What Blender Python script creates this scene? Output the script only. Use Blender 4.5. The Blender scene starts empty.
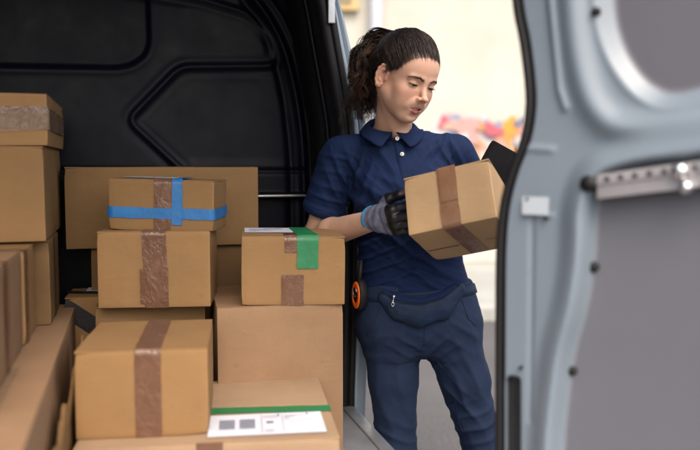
import bpy, math, random
import numpy as np
from mathutils import Vector, Matrix
from mathutils.bvhtree import BVHTree
rng = np.random.default_rng(7)
random.seed(7)
R = math.radians
scene = bpy.context.scene
COL = scene.collection

# ------------------------------------------------------------------ camera maths
F, PITCH, CAMZ = 778.0, R(4.4), 1.275
CP, SP = math.cos(PITCH), math.sin(PITCH)
def W(px, py, Y):
    u, v = (px-350)/F, (225-py)/F
    y, z = CP+v*SP, -SP+v*CP
    s = Y/y
    return np.array([u*s, Y, CAMZ+z*s])
def ray(px, py):
    u, v = (px-350)/F, (225-py)/F
    return np.array([u, CP+v*SP, -SP+v*CP])
def on_plane(px, py, p0, n):
    o = np.array([0, 0, CAMZ]); d = ray(px, py)
    return o+d*(np.dot(np.asarray(p0)-o, n)/np.dot(d, n))
VY = R(16)
E1 = np.array([math.cos(VY), math.sin(VY), 0]); E2 = np.array([-math.sin(VY), math.cos(VY), 0])
def V(s, t, z): return s*E1+t*E2+np.array([0, 0, z])

# ------------------------------------------------------------------ object helpers
def tag(o, label=None, cat=None, group=None, kind=None):
    if label: o['label'] = label
    if cat: o['category'] = cat
    if group: o['group'] = group
    if kind: o['kind'] = kind
    return o
def empty(name, loc, label, cat, group=None):
    o = bpy.data.objects.new(name, None); COL.objects.link(o)
    o.location = Vector([float(a) for a in loc]); o.empty_display_size = .05
    return tag(o, label, cat, group)
def origin(o):
    v = Vector((0, 0, 0))
    while o is not None:
        v += o.location; o = o.parent
    return v
def mesh(name, verts, faces, mat, parent=None, smooth=True, cols=None, uv=None, loc=None):
    """verts are world coordinates"""
    verts = np.asarray(verts, dtype=np.float32).reshape(-1, 3)
    if parent is not None: base = np.array(origin(parent))
    else: base = np.zeros(3)
    o_loc = np.zeros(3)
    if loc is not None: o_loc = np.asarray(loc, float)-base; base = np.asarray(loc, float)
    vv = (verts-base).astype(np.float32)
    me = bpy.data.meshes.new(name)
    if isinstance(faces, np.ndarray) and faces.ndim == 2:
        k = faces.shape[1]; nf = len(faces)
        me.vertices.add(len(vv)); me.vertices.foreach_set('co', vv.ravel())
        me.loops.add(nf*k); me.loops.foreach_set('vertex_index', faces.astype(np.int32).ravel())
        me.polygons.add(nf); me.polygons.foreach_set('loop_start', np.arange(0, nf*k, k, dtype=np.int32))
        me.polygons.foreach_set('loop_total', np.full(nf, k, dtype=np.int32))
        me.update(calc_edges=True)
    else:
        me.from_pydata([tuple(map(float, v)) for v in vv], [], [tuple(int(i) for i in f) for f in faces])
    me.validate()
    if cols is not None:
        a = me.color_attributes.new('tint', 'FLOAT_COLOR', 'POINT')
        c = np.ones((len(vv), 4), dtype=np.float32); cc = np.asarray(cols, np.float32); c[:, :cc.shape[1]] = cc
        a.data.foreach_set('color', c.ravel())
    me.polygons.foreach_set('use_smooth', np.full(len(me.polygons), smooth, dtype=bool))
    if mat: me.materials.append(mat)
    o = bpy.data.objects.new(name, me); COL.objects.link(o)
    if parent is not None: o.parent = parent
    o.location = Vector([float(a) for a in o_loc])
    return o
class MB:
    def __init__(s): s.v = []; s.f = []
    def add(s, v, f):
        n = len(s.v); s.v += [tuple(map(float, p)) for p in v]; s.f += [tuple(i+n for i in q) for q in f]; return s
    def hexa(s, c8):   # bottom 4 (ccw), top 4
        return s.add(c8, [(3, 2, 1, 0), (4, 5, 6, 7), (0, 1, 5, 4), (1, 2, 6, 5), (2, 3, 7, 6), (3, 0, 4, 7)])
    def vbox(s, s0, s1, t0, t1, z0, z1):
        return s.hexa([V(s0, t0, z0), V(s1, t0, z0), V(s1, t1, z0), V(s0, t1, z0), V(s0, t0, z1), V(s1, t0, z1), V(s1, t1, z1), V(s0, t1, z1)])
    def box(s, a, b):
        return s.hexa([(a[0], a[1], a[2]), (b[0], a[1], a[2]), (b[0], b[1], a[2]), (a[0], b[1], a[2]), (a[0], a[1], b[2]), (b[0], a[1], b[2]), (b[0], b[1], b[2]), (a[0], b[1], b[2])])
    def tube(s, pts, r, n=10, cap=True):
        pts = [np.asarray(p, float) for p in pts]; rr = r if hasattr(r, '__len__') else [r]*len(pts)
        base = len(s.v); up = None
        for i, p in enumerate(pts):
            d = pts[min(i+1, len(pts)-1)]-pts[max(i-1, 0)]; d = d/np.linalg.norm(d)
            if up is None:
                up = np.array([0, 0, 1.]) if abs(d[2]) < .9 else np.array([1., 0, 0])
            x = up-d*np.dot(up, d); x /= np.linalg.norm(x); up = x; y = np.cross(d, x)
            for k in range(n):
                a = 2*math.pi*k/n; s.v.append(tuple(p+rr[i]*(math.cos(a)*x+math.sin(a)*y)))
        for i in range(len(pts)-1):
            for k in range(n):
                a = base+i*n+k; b = base+i*n+(k+1) % n
                s.f.append((a, b, b+n, a+n))
        if cap:
            s.f.append(tuple(base+k for k in reversed(range(n)))); s.f.append(tuple(base+(len(pts)-1)*n+k for k in range(n)))
        return s
    def build(s, name, mat, parent=None, smooth=False, bevel=0, seg=2, loc=None):
        o = mesh(name, s.v, s.f, mat, parent, smooth, loc=loc)
        if bevel:
            m = o.modifiers.new('b', 'BEVEL'); m.width = bevel; m.segments = seg; m.limit_method = 'ANGLE'; m.angle_limit = R(35)
            for p in o.data.polygons: p.use_smooth = True
            w = o.modifiers.new('w', 'WEIGHTED_NORMAL'); w.keep_sharp = False
        return o
def grid_faces(nu, nv, wrap_u=False):
    f = []
    i = np.arange(nu if wrap_u else nu-1)[:, None]; j = np.arange(nv-1)[None, :]
    a = i*nv+j; b = ((i+1) % nu)*nv+j
    return np.stack([a, b, b+1, a+1], -1).reshape(-1, 4)

# ------------------------------------------------------------------ materials
class NT:
    def __init__(s, m):
        m.use_nodes = True; s.t = m.node_tree; s.t.nodes.clear()
        s.out = s.n('ShaderNodeOutputMaterial'); s.b = s.n('ShaderNodeBsdfPrincipled'); s.l(s.b.outputs[0], s.out.inputs[0])
    def n(s, ty, **k):
        x = s.t.nodes.new(ty)
        for a, b in k.items(): setattr(x, a, b)
        return x
    def l(s, a, b): s.t.links.new(a, b)
    def noise(s, scale, detail=3, rough=.5, vec=None, dist=0):
        x = s.n('ShaderNodeTexNoise'); x.inputs['Scale'].default_value = scale; x.inputs['Detail'].default_value = detail
        x.inputs['Roughness'].default_value = rough; x.inputs['Distortion'].default_value = dist
        if vec is not None: s.l(vec, x.inputs['Vector'])
        return x.outputs['Fac']
    def coord(s, scale=(1, 1, 1), which='Object', rot=(0, 0, 0)):
        c = s.n('ShaderNodeTexCoord'); m = s.n('ShaderNodeMapping'); m.inputs['Scale'].default_value = scale; m.inputs['Rotation'].default_value = rot
        s.l(c.outputs[which], m.inputs['Vector']); return m.outputs[0]
    def ramp(s, fac, stops):
        r = s.n('ShaderNodeValToRGB'); e = r.color_ramp.elements
        while len(e) < len(stops): e.new(.5)
        for i, (p, c) in enumerate(stops): e[i].position = p; e[i].color = (*c, 1) if len(c) == 3 else c
        s.l(fac, r.inputs[0]); return r.outputs[0]
    def mix(s, fac, a, b, mode='MIX'):
        m = s.n('ShaderNodeMix', data_type='RGBA', blend_type=mode)
        for sock, v in ((m.inputs[0], fac), (m.inputs[6], a), (m.inputs[7], b)):
            if isinstance(v, (int, float)): sock.default_value = v
            elif isinstance(v, tuple): sock.default_value = (*v, 1) if len(v) == 3 else v
            else: s.l(v, sock)
        return m.outputs[2]
    def math(s, op, a, b=0.0):
        m = s.n('ShaderNodeMath', operation=op)
        for i, v in enumerate((a, b)):
            if isinstance(v, (int, float)): m.inputs[i].default_value = v
            else: s.l(v, m.inputs[i])
        return m.outputs[0]
    def bump(s, h, strength=.3, dist=.001, prev=None):
        b = s.n('ShaderNodeBump'); b.inputs['Strength'].default_value = strength; b.inputs['Distance'].default_value = dist
        s.l(h, b.inputs['Height'])
        if prev is not None: s.l(prev, b.inputs['Normal'])
        return b.outputs[0]
    def set(s, **k):
        for a, v in k.items():
            sock = s.b.inputs[a.replace('_', ' ')]
            if isinstance(v, (int, float)): sock.default_value = v
            elif isinstance(v, tuple): sock.default_value = (*v, 1) if len(v) == 3 and sock.type == 'RGBA' else v
            else: s.l(v, sock)
        return s
def mat(name): 
    m = bpy.data.materials.new(name); return m, NT(m)
def simple(name, col, rough=.5, metal=0, bump=None, var=.0, **k):
    m, n = mat(name)
    c = col
    if var:
        f = n.noise(9, 4, vec=n.coord())
        c = n.ramp(f, [(.3, tuple(x*(1-var) for x in col)), (.7, tuple(min(1, x*(1+var)) for x in col))])
    n.set(Base_Color=c, Roughness=rough, Metallic=metal, **k)
    if bump:
        n.set(Normal=n.bump(n.noise(bump[0], 3, vec=n.coord()), bump[1], bump[2]))
    return m

def cardboard(name, base, dirt=.15, seed=0.):
    m, n = mat(name)
    co = n.coord((1, 1, 1))
    off = n.n('ShaderNodeVectorMath', operation='ADD'); n.l(co, off.inputs[0])
    oi = n.n('ShaderNodeObjectInfo'); n.l(oi.outputs['Location'], off.inputs[1]); co = off.outputs[0]
    f1 = n.noise(6, 5, .6, co); f2 = n.noise(240, 3, .7, co); f3 = n.noise(38, 5, .65, co)
    c = n.ramp(f1, [(.3, tuple(x*(1-dirt) for x in base)), (.7, tuple(x*(1+dirt*.5) for x in base))])
    c = n.mix(.16, c, n.ramp(f2, [(.3, tuple(x*.72 for x in base)), (.7, tuple(x*1.16 for x in base))]))
    c = n.mix(n.math('MULTIPLY', n.math('GREATER_THAN', f3, .66), .22), c, tuple(x*.6 for x in base))
    fib = n.noise(90, 3, .6, n.coord((.25, .25, 2.2)))
    c = n.mix(.07, c, n.ramp(fib, [(.35, tuple(x*.72 for x in base)), (.65, tuple(x*1.22 for x in base))]))
    gp = n.n('ShaderNodeNewGeometry'); sc_ = n.noise(19, 6, .75, co, 1.2)
    c = n.mix(n.math('MULTIPLY', n.math('GREATER_THAN', sc_, .63), .16), c, tuple(min(1, x*1.35) for x in base))
    cr = n.noise(3.2, 2, .4, n.coord((1, 1, 2.5)), 2.5); crl = n.ramp(cr, [(.478, (0,)*3), (.5, (1,)*3), (.522, (0,)*3)])
    c = n.mix(n.math('MULTIPLY', crl, .0), c, tuple(x*.62 for x in base))
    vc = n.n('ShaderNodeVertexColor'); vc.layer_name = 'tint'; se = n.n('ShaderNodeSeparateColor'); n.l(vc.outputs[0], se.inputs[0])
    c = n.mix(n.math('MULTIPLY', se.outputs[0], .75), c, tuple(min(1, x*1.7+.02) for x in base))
    # random tone for each box
    c = n.mix(1.0, c, n.ramp(oi.outputs['Random'], [(0, (.80, .79, .76)), (1, (1.10, 1.07, 1.04))]), 'MULTIPLY')
    w = n.n('ShaderNodeTexWave', wave_type='BANDS', bands_direction='X'); w.inputs['Scale'].default_value = 48; w.inputs['Distortion'].default_value = .6
    n.l(n.coord(), w.inputs['Vector'])
    b1 = n.bump(w.outputs['Fac'], .035, .0006)
    b2 = n.bump(f3, .25, .0012, b1)
    n.set(Base_Color=c, Roughness=n.ramp(f1, [(.3, (.72,)*3), (.7, (.86,)*3)]), Normal=n.bump(crl, .03, .0012, n.bump(n.noise(7, 3, .5, co), .5, .008, b2)), Specular_IOR_Level=.25)
    return m
CARD = cardboard('cardboard', (.255, .150, .066))
CARD_P = cardboard('cardboard_pinkish', (.270, .168, .098))
CARD_L = cardboard('cardboard_light', (.52, .345, .19))
CARD_T = cardboard('cardboard_pale', (.40, .275, .175))
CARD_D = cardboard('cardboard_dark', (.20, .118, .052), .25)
def tape_mat(name, col, rough=.22, alpha=.9, streak=.6):
    m, n = mat(name)
    co = n.coord()
    f = n.noise(16, 3, .5, co); g = n.noise(30, 4, .7, n.coord((1, 1, .55)), 1.2)
    c = n.ramp(f, [(.3, tuple(x*.88 for x in col)), (.6, col), (.78, tuple(min(1, x*1.12+.005) for x in col))])
    n.set(Base_Color=c, Roughness=n.ramp(f, [(.3, (rough,)*3), (.75, (rough+.25,)*3)]), Normal=n.bump(g, streak, .009, n.bump(f, .5, .006)), Alpha=alpha, Specular_IOR_Level=.55)
    return m
TAPE_BROWN = tape_mat('brown_tape', (.150, .075, .045), .10, .88, .50)
TAPE_LIGHT = tape_mat('light_brown_tape', (.235, .120, .062), .2, .92, .22)
TAPE_BLUE = tape_mat('blue_tape', (.012, .13, .36), .4, 1, .15)
TAPE_GREEN = tape_mat('green_tape', (.008, .16, .055), .4, 1, .15)
TAPE_BLACK = tape_mat('black_tape', (.008, .008, .009), .45, 1, .2)
TAPE_CLEAR = tape_mat('clear_tape', (.34, .25, .16), .12, .35, 1.0)
PAPER = simple('label_paper', (.62, .64, .72), .45, bump=(40, .1, .001))
INK = simple('label_ink', (.16, .18, .24), .6)
INK_K = simple('label_print', (.06, .065, .09), .6)

def polymer(name, col, rough=.4, grain=.25, var=.15, spec=.5):
    m, n = mat(name); co = n.coord()
    f = n.noise(3.5, 5, .6, co); g = n.noise(420, 2, .5, co)
    c = n.ramp(f, [(.3, tuple(x*(1-var) for x in col)), (.7, tuple(x*(1+var) for x in col))])
    n.set(Base_Color=c, Roughness=n.ramp(n.noise(8, 6, .7, co), [(.3, (rough*.85,)*3), (.75, (min(1, rough*1.3),)*3)]), Normal=n.bump(g, grain, .0004, n.bump(n.noise(5, 3, .5, co), .12, .01)), Specular_IOR_Level=spec)
    return m
BLACKP = polymer('black_body_paint', (.0021, .0028, .0080), .42, .08, spec=.15)
RUBBER = polymer('rubber_seal', (.010, .010, .011), .5, .2, spec=.3)
BLACKM = polymer('matt_black_trim', (.009, .009, .011), .55, .3, spec=.3)
def paint(name, tint=False, col=(.30, .37, .45)):
    m, n = mat(name); co = n.coord()
    if tint:
        a = n.n('ShaderNodeVertexColor'); a.layer_name = 'tint'; c = a.outputs[0]
    else: c = col
    f = n.noise(5, 6, .65, co)
    c = n.mix(n.math('MULTIPLY', n.math('GREATER_THAN', n.noise(55, 6, .7, co), .68), .25), c, (.08, .08, .085))
    c = n.mix(n.ramp(f, [(.35, (0,)*3), (.8, (.05,)*3)]), c, (.12, .12, .125))
    n.set(Base_Color=c, Roughness=n.ramp(n.noise(9, 5, .7, co), [(.3, (.34,)*3), (.75, (.52,)*3)]), Coat_Weight=.18, Coat_Roughness=.16, Normal=n.bump(n.noise(14, 3, .5, co), .05, .003))
    return m
PAINT = paint('silver_blue_paint'); PAINT_T = paint('door_paint', True)
METAL = simple('zinc_metal', (.42, .42, .43), .32, 1, (60, .3, .002), .15)
RODM = simple('dull_zinc', (.40, .38, .39), .40, .6, (60, .4, .002), .25)
SILVER = simple('bright_metal', (.75, .75, .76), .25, 1)
FLOORM = simple('cargo_floor', (.17, .175, .185), .5, 0, (90, .5, .002), .2)
SILLM = simple('sill_metal', (.40, .42, .45), .35, .6, (120, .3, .001), .15)

# ------------------------------------------------------------------ polyline distance field (for pressed panels)
def seg_dist(px, py, pts, closed=False):
    pts = [np.asarray(p, float) for p in pts]
    d = np.full(px.shape, 1e9)
    n = len(pts)
    for i in range(n if closed else n-1):
        a, b = pts[i], pts[(i+1) % n]
        e = b-a; L = e@e+1e-12
        t = np.clip(((px-a[0])*e[0]+(py-a[1])*e[1])/L, 0, 1)
        d = np.minimum(d, np.hypot(px-a[0]-t*e[0], py-a[1]-t*e[1]))
    return d
def inside(px, py, pts):
    c = np.zeros(px.shape, bool); n = len(pts)
    for i in range(n):
        (x0, y0), (x1, y1) = pts[i], pts[(i+1) % n]
        k = ((y0 > py) != (y1 > py)); dy = (y1-y0) if abs(y1-y0) > 1e-12 else 1e-12
        c ^= k & (px < (x1-x0)*(py-y0)/dy+x0)
    return c
def round_poly(pts, r=.04, n=6, closed=True):
    out = []; m = len(pts)
    for i in range(m):
        p = np.asarray(pts[i], float)
        if not closed and i in (0, m-1): out.append(p); continue
        a = np.asarray(pts[i-1], float); b = np.asarray(pts[(i+1) % m], float)
        ra = min(r, .45*np.linalg.norm(a-p)); rb = min(r, .45*np.linalg.norm(b-p))
        A = p+(a-p)/np.linalg.norm(a-p)*ra; B = p+(b-p)/np.linalg.norm(b-p)*rb
        for k in range(n+1):
            t = k/n; out.append((1-t)**2*A+2*t*(1-t)*p+t*t*B)
    return out
def sdist(px, py, poly):
    d = seg_dist(px, py, poly, True); return np.where(inside(px, py, poly), -d, d)
def sstep(x, a, b):
    t = np.clip((x-a)/(b-a), 0, 1); return t*t*(3-2*t)
def vnoise(P, scale, seed=0, octv=3):
    """value noise on points (N,3)"""
    r = np.random.default_rng(seed); T = r.random((32, 32, 32)).astype(np.float32)
    out = np.zeros(P.shape[:-1]); amp = 1; tot = 0
    for o in range(octv):
        q = P*scale*(2**o)+seed*3.1; i = np.floor(q).astype(int); f = q-i; f = f*f*(3-2*f); i %= 32; j = (i+1) % 32
        x0, y0, z0 = i[..., 0], i[..., 1], i[..., 2]; x1, y1, z1 = j[..., 0], j[..., 1], j[..., 2]
        fx, fy, fz = f[..., 0], f[..., 1], f[..., 2]
        c = (T[x0, y0, z0]*(1-fx)+T[x1, y0, z0]*fx)*(1-fy)+(T[x0, y1, z0]*(1-fx)+T[x1, y1, z0]*fx)*fy
        d = (T[x0, y0, z1]*(1-fx)+T[x1, y0, z1]*fx)*(1-fy)+(T[x0, y1, z1]*(1-fx)+T[x1, y1, z1]*fx)*fy
        out += amp*((c*(1-fz)+d*fz)*2-1); tot += amp; amp *= .5
    return out/tot

# ------------------------------------------------------------------ THE VAN
FLZ = .55          # cargo floor height
TB = 2.50          # bulkhead distance
van = empty('delivery_van', V(.635, 1.3, 0), 'open delivery van with black cargo bay interior and pale blue painted body edges', 'van')
MB().vbox(-1.16, .60, .60, TB+.02, FLZ-.05, FLZ).build('cargo_floor', FLOORM, van, bevel=.003)
MB().vbox(.36, .601, .9, 2.19, FLZ+.001, FLZ+.004).build('step_plate', FLOORM, van)
MB().vbox(.603, .640, .9, 2.30, FLZ-.05, FLZ+.007).build('sill_trim', SILLM, van, bevel=.004)
MB().vbox(.56, .632, .9, 2.30, .18, FLZ-.052).build('sill_panel', PAINT, van, bevel=.01)
MB().vbox(-1.22, -1.165, .60, TB+.06, .2, 2.15).build('left_body_panel', BLACKP, van, bevel=.01)
MB().vbox(-1.16, .66, .80, TB+.06, 2.10, 2.15).build('roof_panel', PAINT, van, bevel=.01)

# bulkhead: a pressed black panel, built as a relief
def bulkhead():
    ds = .004
    S = np.arange(-1.16, .62, ds); Z = np.arange(FLZ+.001, 2.10, ds)
    GS, GZ = np.meshgrid(S, Z, indexing='ij')
    p0 = V(0, TB, 0)
    def q(px, py):
        w = on_plane(px, py, p0, E2); return np.array([w@E1, w[2]])
    h = np.zeros_like(GS)
    # upper left pressed panel
    pl = round_poly([q(-200, -60), q(-200, 62), q(128, 68), q(150, 52), q(146, -60)], .05)
    d = sdist(GS, GZ, pl)
    h += -.018*(1-sstep(d, -.012, .008))+.004*np.exp(-((d-.014)/.010)**2)
    # angled panel at right with a raised lip
    line = round_poly([q(180, 168), q(128, 120), q(180, 67), q(276, 66), q(272, 40), q(250, 14), q(205, 0), q(120, -14)], .035, closed=False)
    d = seg_dist(GS, GZ, line)
    h += .009*np.exp(-(d/.009)**2)-.005*np.exp(-((d-.020)/.012)**2)
    hexp = round_poly([q(180, 172), q(128, 120), q(180, 67), q(262, 70), q(296, 120), q(300, 172)], .04)
    h += -.007*(1-sstep(sdist(GS, GZ, hexp), -.05, .0))
    upr = round_poly([q(180, 60), q(276, 62), q(262, 30), q(232, 8), q(180, 2)], .04)
    h += -.004*(1-sstep(sdist(GS, GZ, upr), -.04, .0))
    # curved ribs sweeping down beside the door opening
    for pts, a, w in (([q(236, -20), q(262, 8), q(283, 45), q(295, 90), q(302, 140), q(304, 200), q(304, 420)], .026, .012),
                      ([q(252, -20), q(280, 12), q(297, 50), q(308, 100), q(314, 150), q(316, 420)], .012, .010),
                      ([q(228, -20), q(250, 8), q(270, 40), q(283, 88), q(291, 150), q(293, 420)], -.014, .012)):
        d = seg_dist(GS, GZ, round_poly(pts, .08, closed=False)); h += a*np.exp(-(d/w)**2)
    # horizontal joints low down
    for (a, b, y, amp) in ((262, 304, 195, .02), (-50, 304, 171, -.014), (240, 304, 240, .016), (240, 304, 300, .014)):
        d = seg_dist(GS, GZ, [q(a, y), q(b, y)]); h += amp*np.exp(-(d/.007)**2)
    P = np.stack([GS*3, GZ*3, 0*GS], -1)
    h = h*.6+.004*vnoise(P, 1.2, 4, 2)
    pts = GS[..., None]*E1+(TB-h)[..., None]*E2+GZ[..., None]*np.array([0, 0, 1.])
    o = mesh('bulkhead', pts.reshape(-1, 3), grid_faces(*GS.shape)[:, ::-1], BLACKP, van)
    MB().vbox(-1.16, .62, TB+.03, TB+.05, FLZ, 2.10).build('bulkhead_back', BLACKM, van)
bulkhead()
# a slim steel shelf lip low on the bulkhead
a = on_plane(256, 196, V(0, TB-.05, 0), E2); b = on_plane(306, 196, V(0, TB-.05, 0), E2)
m = MB(); m.vbox(a@E1, b@E1, TB-.06, TB-.002, a[2]-.004, a[2]+.003); m.build('shelf_lip', METAL, van, bevel=.002)

# pillar at the front of the side opening
TPL = 2.20
def curve_on(ptsxy, p0, n, k=60):
    """smooth curve through pixels (sorted by y) on a plane, sampled by height"""
    w = np.array([on_plane(x, y, p0, n) for x, y in ptsxy])
    # catmull-rom
    P = np.vstack([2*w[0]-w[1], w, 2*w[-1]-w[-2]]); out = []
    for i in range(1, len(P)-2):
        for t in np.linspace(0, 1, max(3, k//(len(w)-1)), endpoint=False):
            a, b, c, d = P[i-1], P[i], P[i+1], P[i+2]
            out.append(.5*((2*b)+(c-a)*t+(2*a-5*b+4*c-d)*t*t+(3*b-a-3*c+d)*t**3))
    out.append(P[-2]); return np.array(out)
pin = [(316, -60), (330, 0), (337, 40), (346, 90), (352, 130), (355, 200), (355, 300), (352, 404), (352, 470)]
pmid = [(a+3, b) for a, b in pin]
pout = [(326, -60), (340, 0), (350, 42), (362, 100), (367, 130), (370, 200), (370, 300), (366, 404), (365, 470)]
cin = curve_on(pin, V(0, TPL, 0), E2); cout = curve_on(pout, V(0, TPL, 0), E2)
nn = min(len(cin), len(cout)); cin, cout = cin[:nn], cout[:nn]
def strip(rows, name, m, parent, smooth=True):
    A = np.stack(rows, 0)
    return mesh(name, A.reshape(-1, 3), grid_faces(A.shape[0], A.shape[1]), m, parent, smooth)
mid = (cin+cout)/2
strip([cin+.02*E2, cin+.004*E2, cin+.25*(cout-cin)-.002*E2, cin+.42*(cout-cin)-.002*E2, cin+.5*(cout-cin)+.014*E2, cin+.6*(cout-cin)+.014*E2, cin+.7*(cout-cin), cin+.93*(cout-cin), cout+.006*E2, cout+.05*E2+.003*E1, cout+.5*E2+.01*E1, cout+2.2*E2+.0*E1], 'door_jamb', PAINT, van)
m = MB(); m.tube(cin[::3]-.004*E2-.004*E1, .0105, 10); m.build('door_seal', RUBBER, van, True)
# black inner trim of the pillar, receding to the bulkhead
tr = [cin-.010*E1, cin-.018*E1-.012*E2, cin-.034*E1-.012*E2, cin-.042*E1+.004*E2, cin-.045*E1+.05*E2, cin-.070*E1+.08*E2, cin-.075*E1+.16*E2, cin-.062*E1+.20*E2, cin-.062*E1+.34*E2]
strip(tr[::-1], 'pillar_trim', BLACKM, van)
c2 = cin-.060*E1+.055*E2
m = MB(); m.tube(c2[::3], .007, 8); m.build('trim_beading', BLACKP, van, True)
for yy in (96, 214):
    w = on_plane(330, yy, V(0, TPL+.06, 0), E2); m = MB(); m.tube([w, w-.012*E2], .006, 10); m.build('trim_clip', METAL, van, True)
a = on_plane(332, -8, V(0, TPL-.02, 0), E2); b = on_plane(339, 24, V(0, TPL-.02, 0), E2)
m = MB(); m.vbox(a@E1-.012, a@E1+.010, TPL-.022, TPL-.014, b[2], a[2]); m.build('upper_bracket', SILLM, van, bevel=.003)

# open rear door, seen from its inside
P0 = np.array([.285, 1.32, 0.]); DD = np.array([math.cos(R(-38)), math.sin(R(-38)), 0]); DN = np.array([DD[1], -DD[0], 0.])  # DN points to the camera side
def dq(px, py):
    w = on_plane(px, py, P0, DN); return np.array([(w-P0)@DD, w[2]])
def dpt(a, z, h=0.): return P0+a*DD+h*DN+np.array([0, 0, z])
edge = [(511, -90), (516, 0), (523, 40), (528, 80), (529, 108), (524, 140), (512, 172), (504, 203), (500, 240), (499, 300), (499, 450), (499, 620)]
ec = curve_on(edge, P0, DN, 120); ea = (ec-P0)@DD; ez = ec[:, 2]
def door():
    Z = np.arange(.32, 1.98, .004); U = np.concatenate([np.arange(0, .03, .002), np.arange(.03, .82, .004)])
    a0 = np.interp(Z, ez[::-1], ea[::-1])
    GA = a0[None, :]+U[:, None]; GZ = np.broadcast_to(Z[None, :], GA.shape)
    h = np.zeros_like(GA); GU = np.broadcast_to(U[:, None], GA.shape)
    h += -.020*(1-sstep(GU, 0, .014))                       # rolled edge
    win = round_poly([dq(596, -120), dq(600, 20), dq(612, 58), dq(634, 90), dq(664, 106), dq(720, 92), dq(950, 40), dq(950, -200)], .05)
    dw = sdist(GA, GZ, win)
    h += -.020*(1-sstep(dw, -.022, .010))+.002*np.exp(-((dw-.008)/.006)**2)
    low = round_poly([dq(950, 118), dq(700, 152), dq(632, 160), dq(596, 172), dq(583, 205), dq(582, 255), dq(575, 305), dq(561, 355), dq(553, 420), dq(549, 480), dq(549, 700), dq(950, 760)], .035)
    dl = sdist(GA, GZ, low)
    # slanting flank that rises to the rim of the lower recess, then drops
    inner = dl < 0
    h += np.where(inner, 0, .020*(1-sstep(dl, .0, .045)))
    h += np.where(inner, .020-.042*(sstep(-dl, 0, .016)), 0)
    # swelling under the window
    rd = seg_dist(GA, GZ, round_poly([dq(568, -60), dq(576, 50), dq(590, 105), dq(618, 132), dq(700, 124), dq(950, 80)], .06, closed=False))
    h += .014*np.exp(-(rd/.022)**2)
    # long vertical ribs and small steps of the hinge side
    for pts, am, w in (([dq(545, -60), dq(553, 20), dq(560, 90), dq(566, 108)], .006, .006), ([dq(532, 208), dq(530, 420)], -.004, .004),
                       ([dq(528, 214), dq(552, 216)], .003, .004), ([dq(524, 148), dq(552, 150)], .004, .005)):
        d = seg_dist(GA, GZ, pts); h += am*np.exp(-(d/w)**2)
    h += .0022*vnoise(np.stack([GA, GZ, 0*GA], -1), 5, 9, 2)
    slot = round_poly([dq(505, 376), dq(520, 376), dq(520, 620), dq(505, 620)], .012)
    dsl = sdist(GA, GZ, slot); h += -.018*(1-sstep(dsl, -.004, .001))
    body = np.array([.170, .212, .255]); trim = np.array([.128, .131, .152]); wt = np.array([.105, .105, .125]); blk = np.array([.012, .012, .014])
    c = np.broadcast_to(body, GA.shape+(3,)).copy()
    k = sstep(-dl, .012, .018)[..., None]; c = c*(1-k)+trim*k
    k = sstep(-dw, .012, .018)[..., None]; c = c*(1-k)+wt*k
    k = sstep(-dsl, -.001, .002)[..., None]; c = c*(1-k)+blk*k
    pts = P0+GA[..., None]*DD+h[..., None]*DN+GZ[..., None]*np.array([0, 0, 1.])
    root = mesh('rear_door', pts.reshape(-1, 3), grid_faces(*GA.shape), PAINT_T, van, cols=c.reshape(-1, 3))
    # outer skin
    back = P0+GA[..., None]*DD-.055*DN+GZ[..., None]*np.array([0, 0, 1.])
    bk = back[::6, ::6]
    mesh('outer_skin', bk.reshape(-1, 3), grid_faces(bk.shape[0], bk.shape[1])[:, ::-1], PAINT, root)
    e0 = pts[0]; e1_ = back[0]
    strip([e0, (e0+e1_)/2+.002*DD, e1_], 'door_edge', PAINT, root)
    zz = slice(0, None, 5)
    m = MB(); m.tube((e0-.004*DD+.008*DN)[zz], .0085, 10); m.tube((e0-.002*DD-.012*DN)[zz], .009, 10); m.build('edge_seal', RUBBER, root, True)
    # locking rod with its black end fitting
    A, B = dq(600, 184), dq(860, 150)
    def bar(q, dz, hh): 
        p = A+(B-A)*q; return p[0], p[1]+dz
    m = MB(); vs = []
    for q in (0, 1):
        for dz, hh in ((-.024, .004), (-.024, .014), (-.004, .014), (-.001, .018), (.012, .018), (.015, .014), (.015, .004)):
            a, z = bar(q, dz, 0); vs.append(dpt(a, z, hh))
    k = 7; m.add(vs, [tuple(range(k)), tuple(range(2*k-1, k-1, -1))]+[(i, i+k, (i+1) % k+k, (i+1) % k) for i in range(k)])
    rod = m.build('perforated_rail', RODM, root, bevel=.0015)
    for q in np.arange(.05, 1.0, .062):
        a, z = bar(q, .0055, 0); m = MB(); m.tube([dpt(a, z, .0175), dpt(a, z, .0187)], .0042, 10); m.build('rail_hole', RUBBER, rod)
    m = MB(); m.tube([dpt(A[0]-.012, A[1]+.001, -.006), dpt(A[0]-.012, A[1]+.001, .022)], .013, 14); m.build('rod_end_cap', RUBBER, root, True)
    for x, y, r in ((684, 171, .012), (690, 187, .010)):
        p = dq(x, y); m = MB(); m.tube([dpt(p[0], p[1], .004), dpt(p[0], p[1], .026), dpt(p[0], p[1], .031)], [r, r, r*.5], 16); m.build('rod_bolt', SILVER, root, True)
    for x, y, r, hh in ((589, 268, .0088, -.019), (568, 373, .0078, -.018), (522, 367, .003, .004), (529, 199, .003, .004), (547, 218, .003, .004), (597, 12, .007, .004)):
        p = dq(x, y); m = MB(); m.tube([dpt(p[0], p[1], hh-.004), dpt(p[0], p[1], hh+.003), dpt(p[0], p[1], hh+.006)], [r, r, r*.6], 18); m.build('trim_plug', RUBBER, root, True)
    a, b = dq(524, 214), dq(551, 197)
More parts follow.
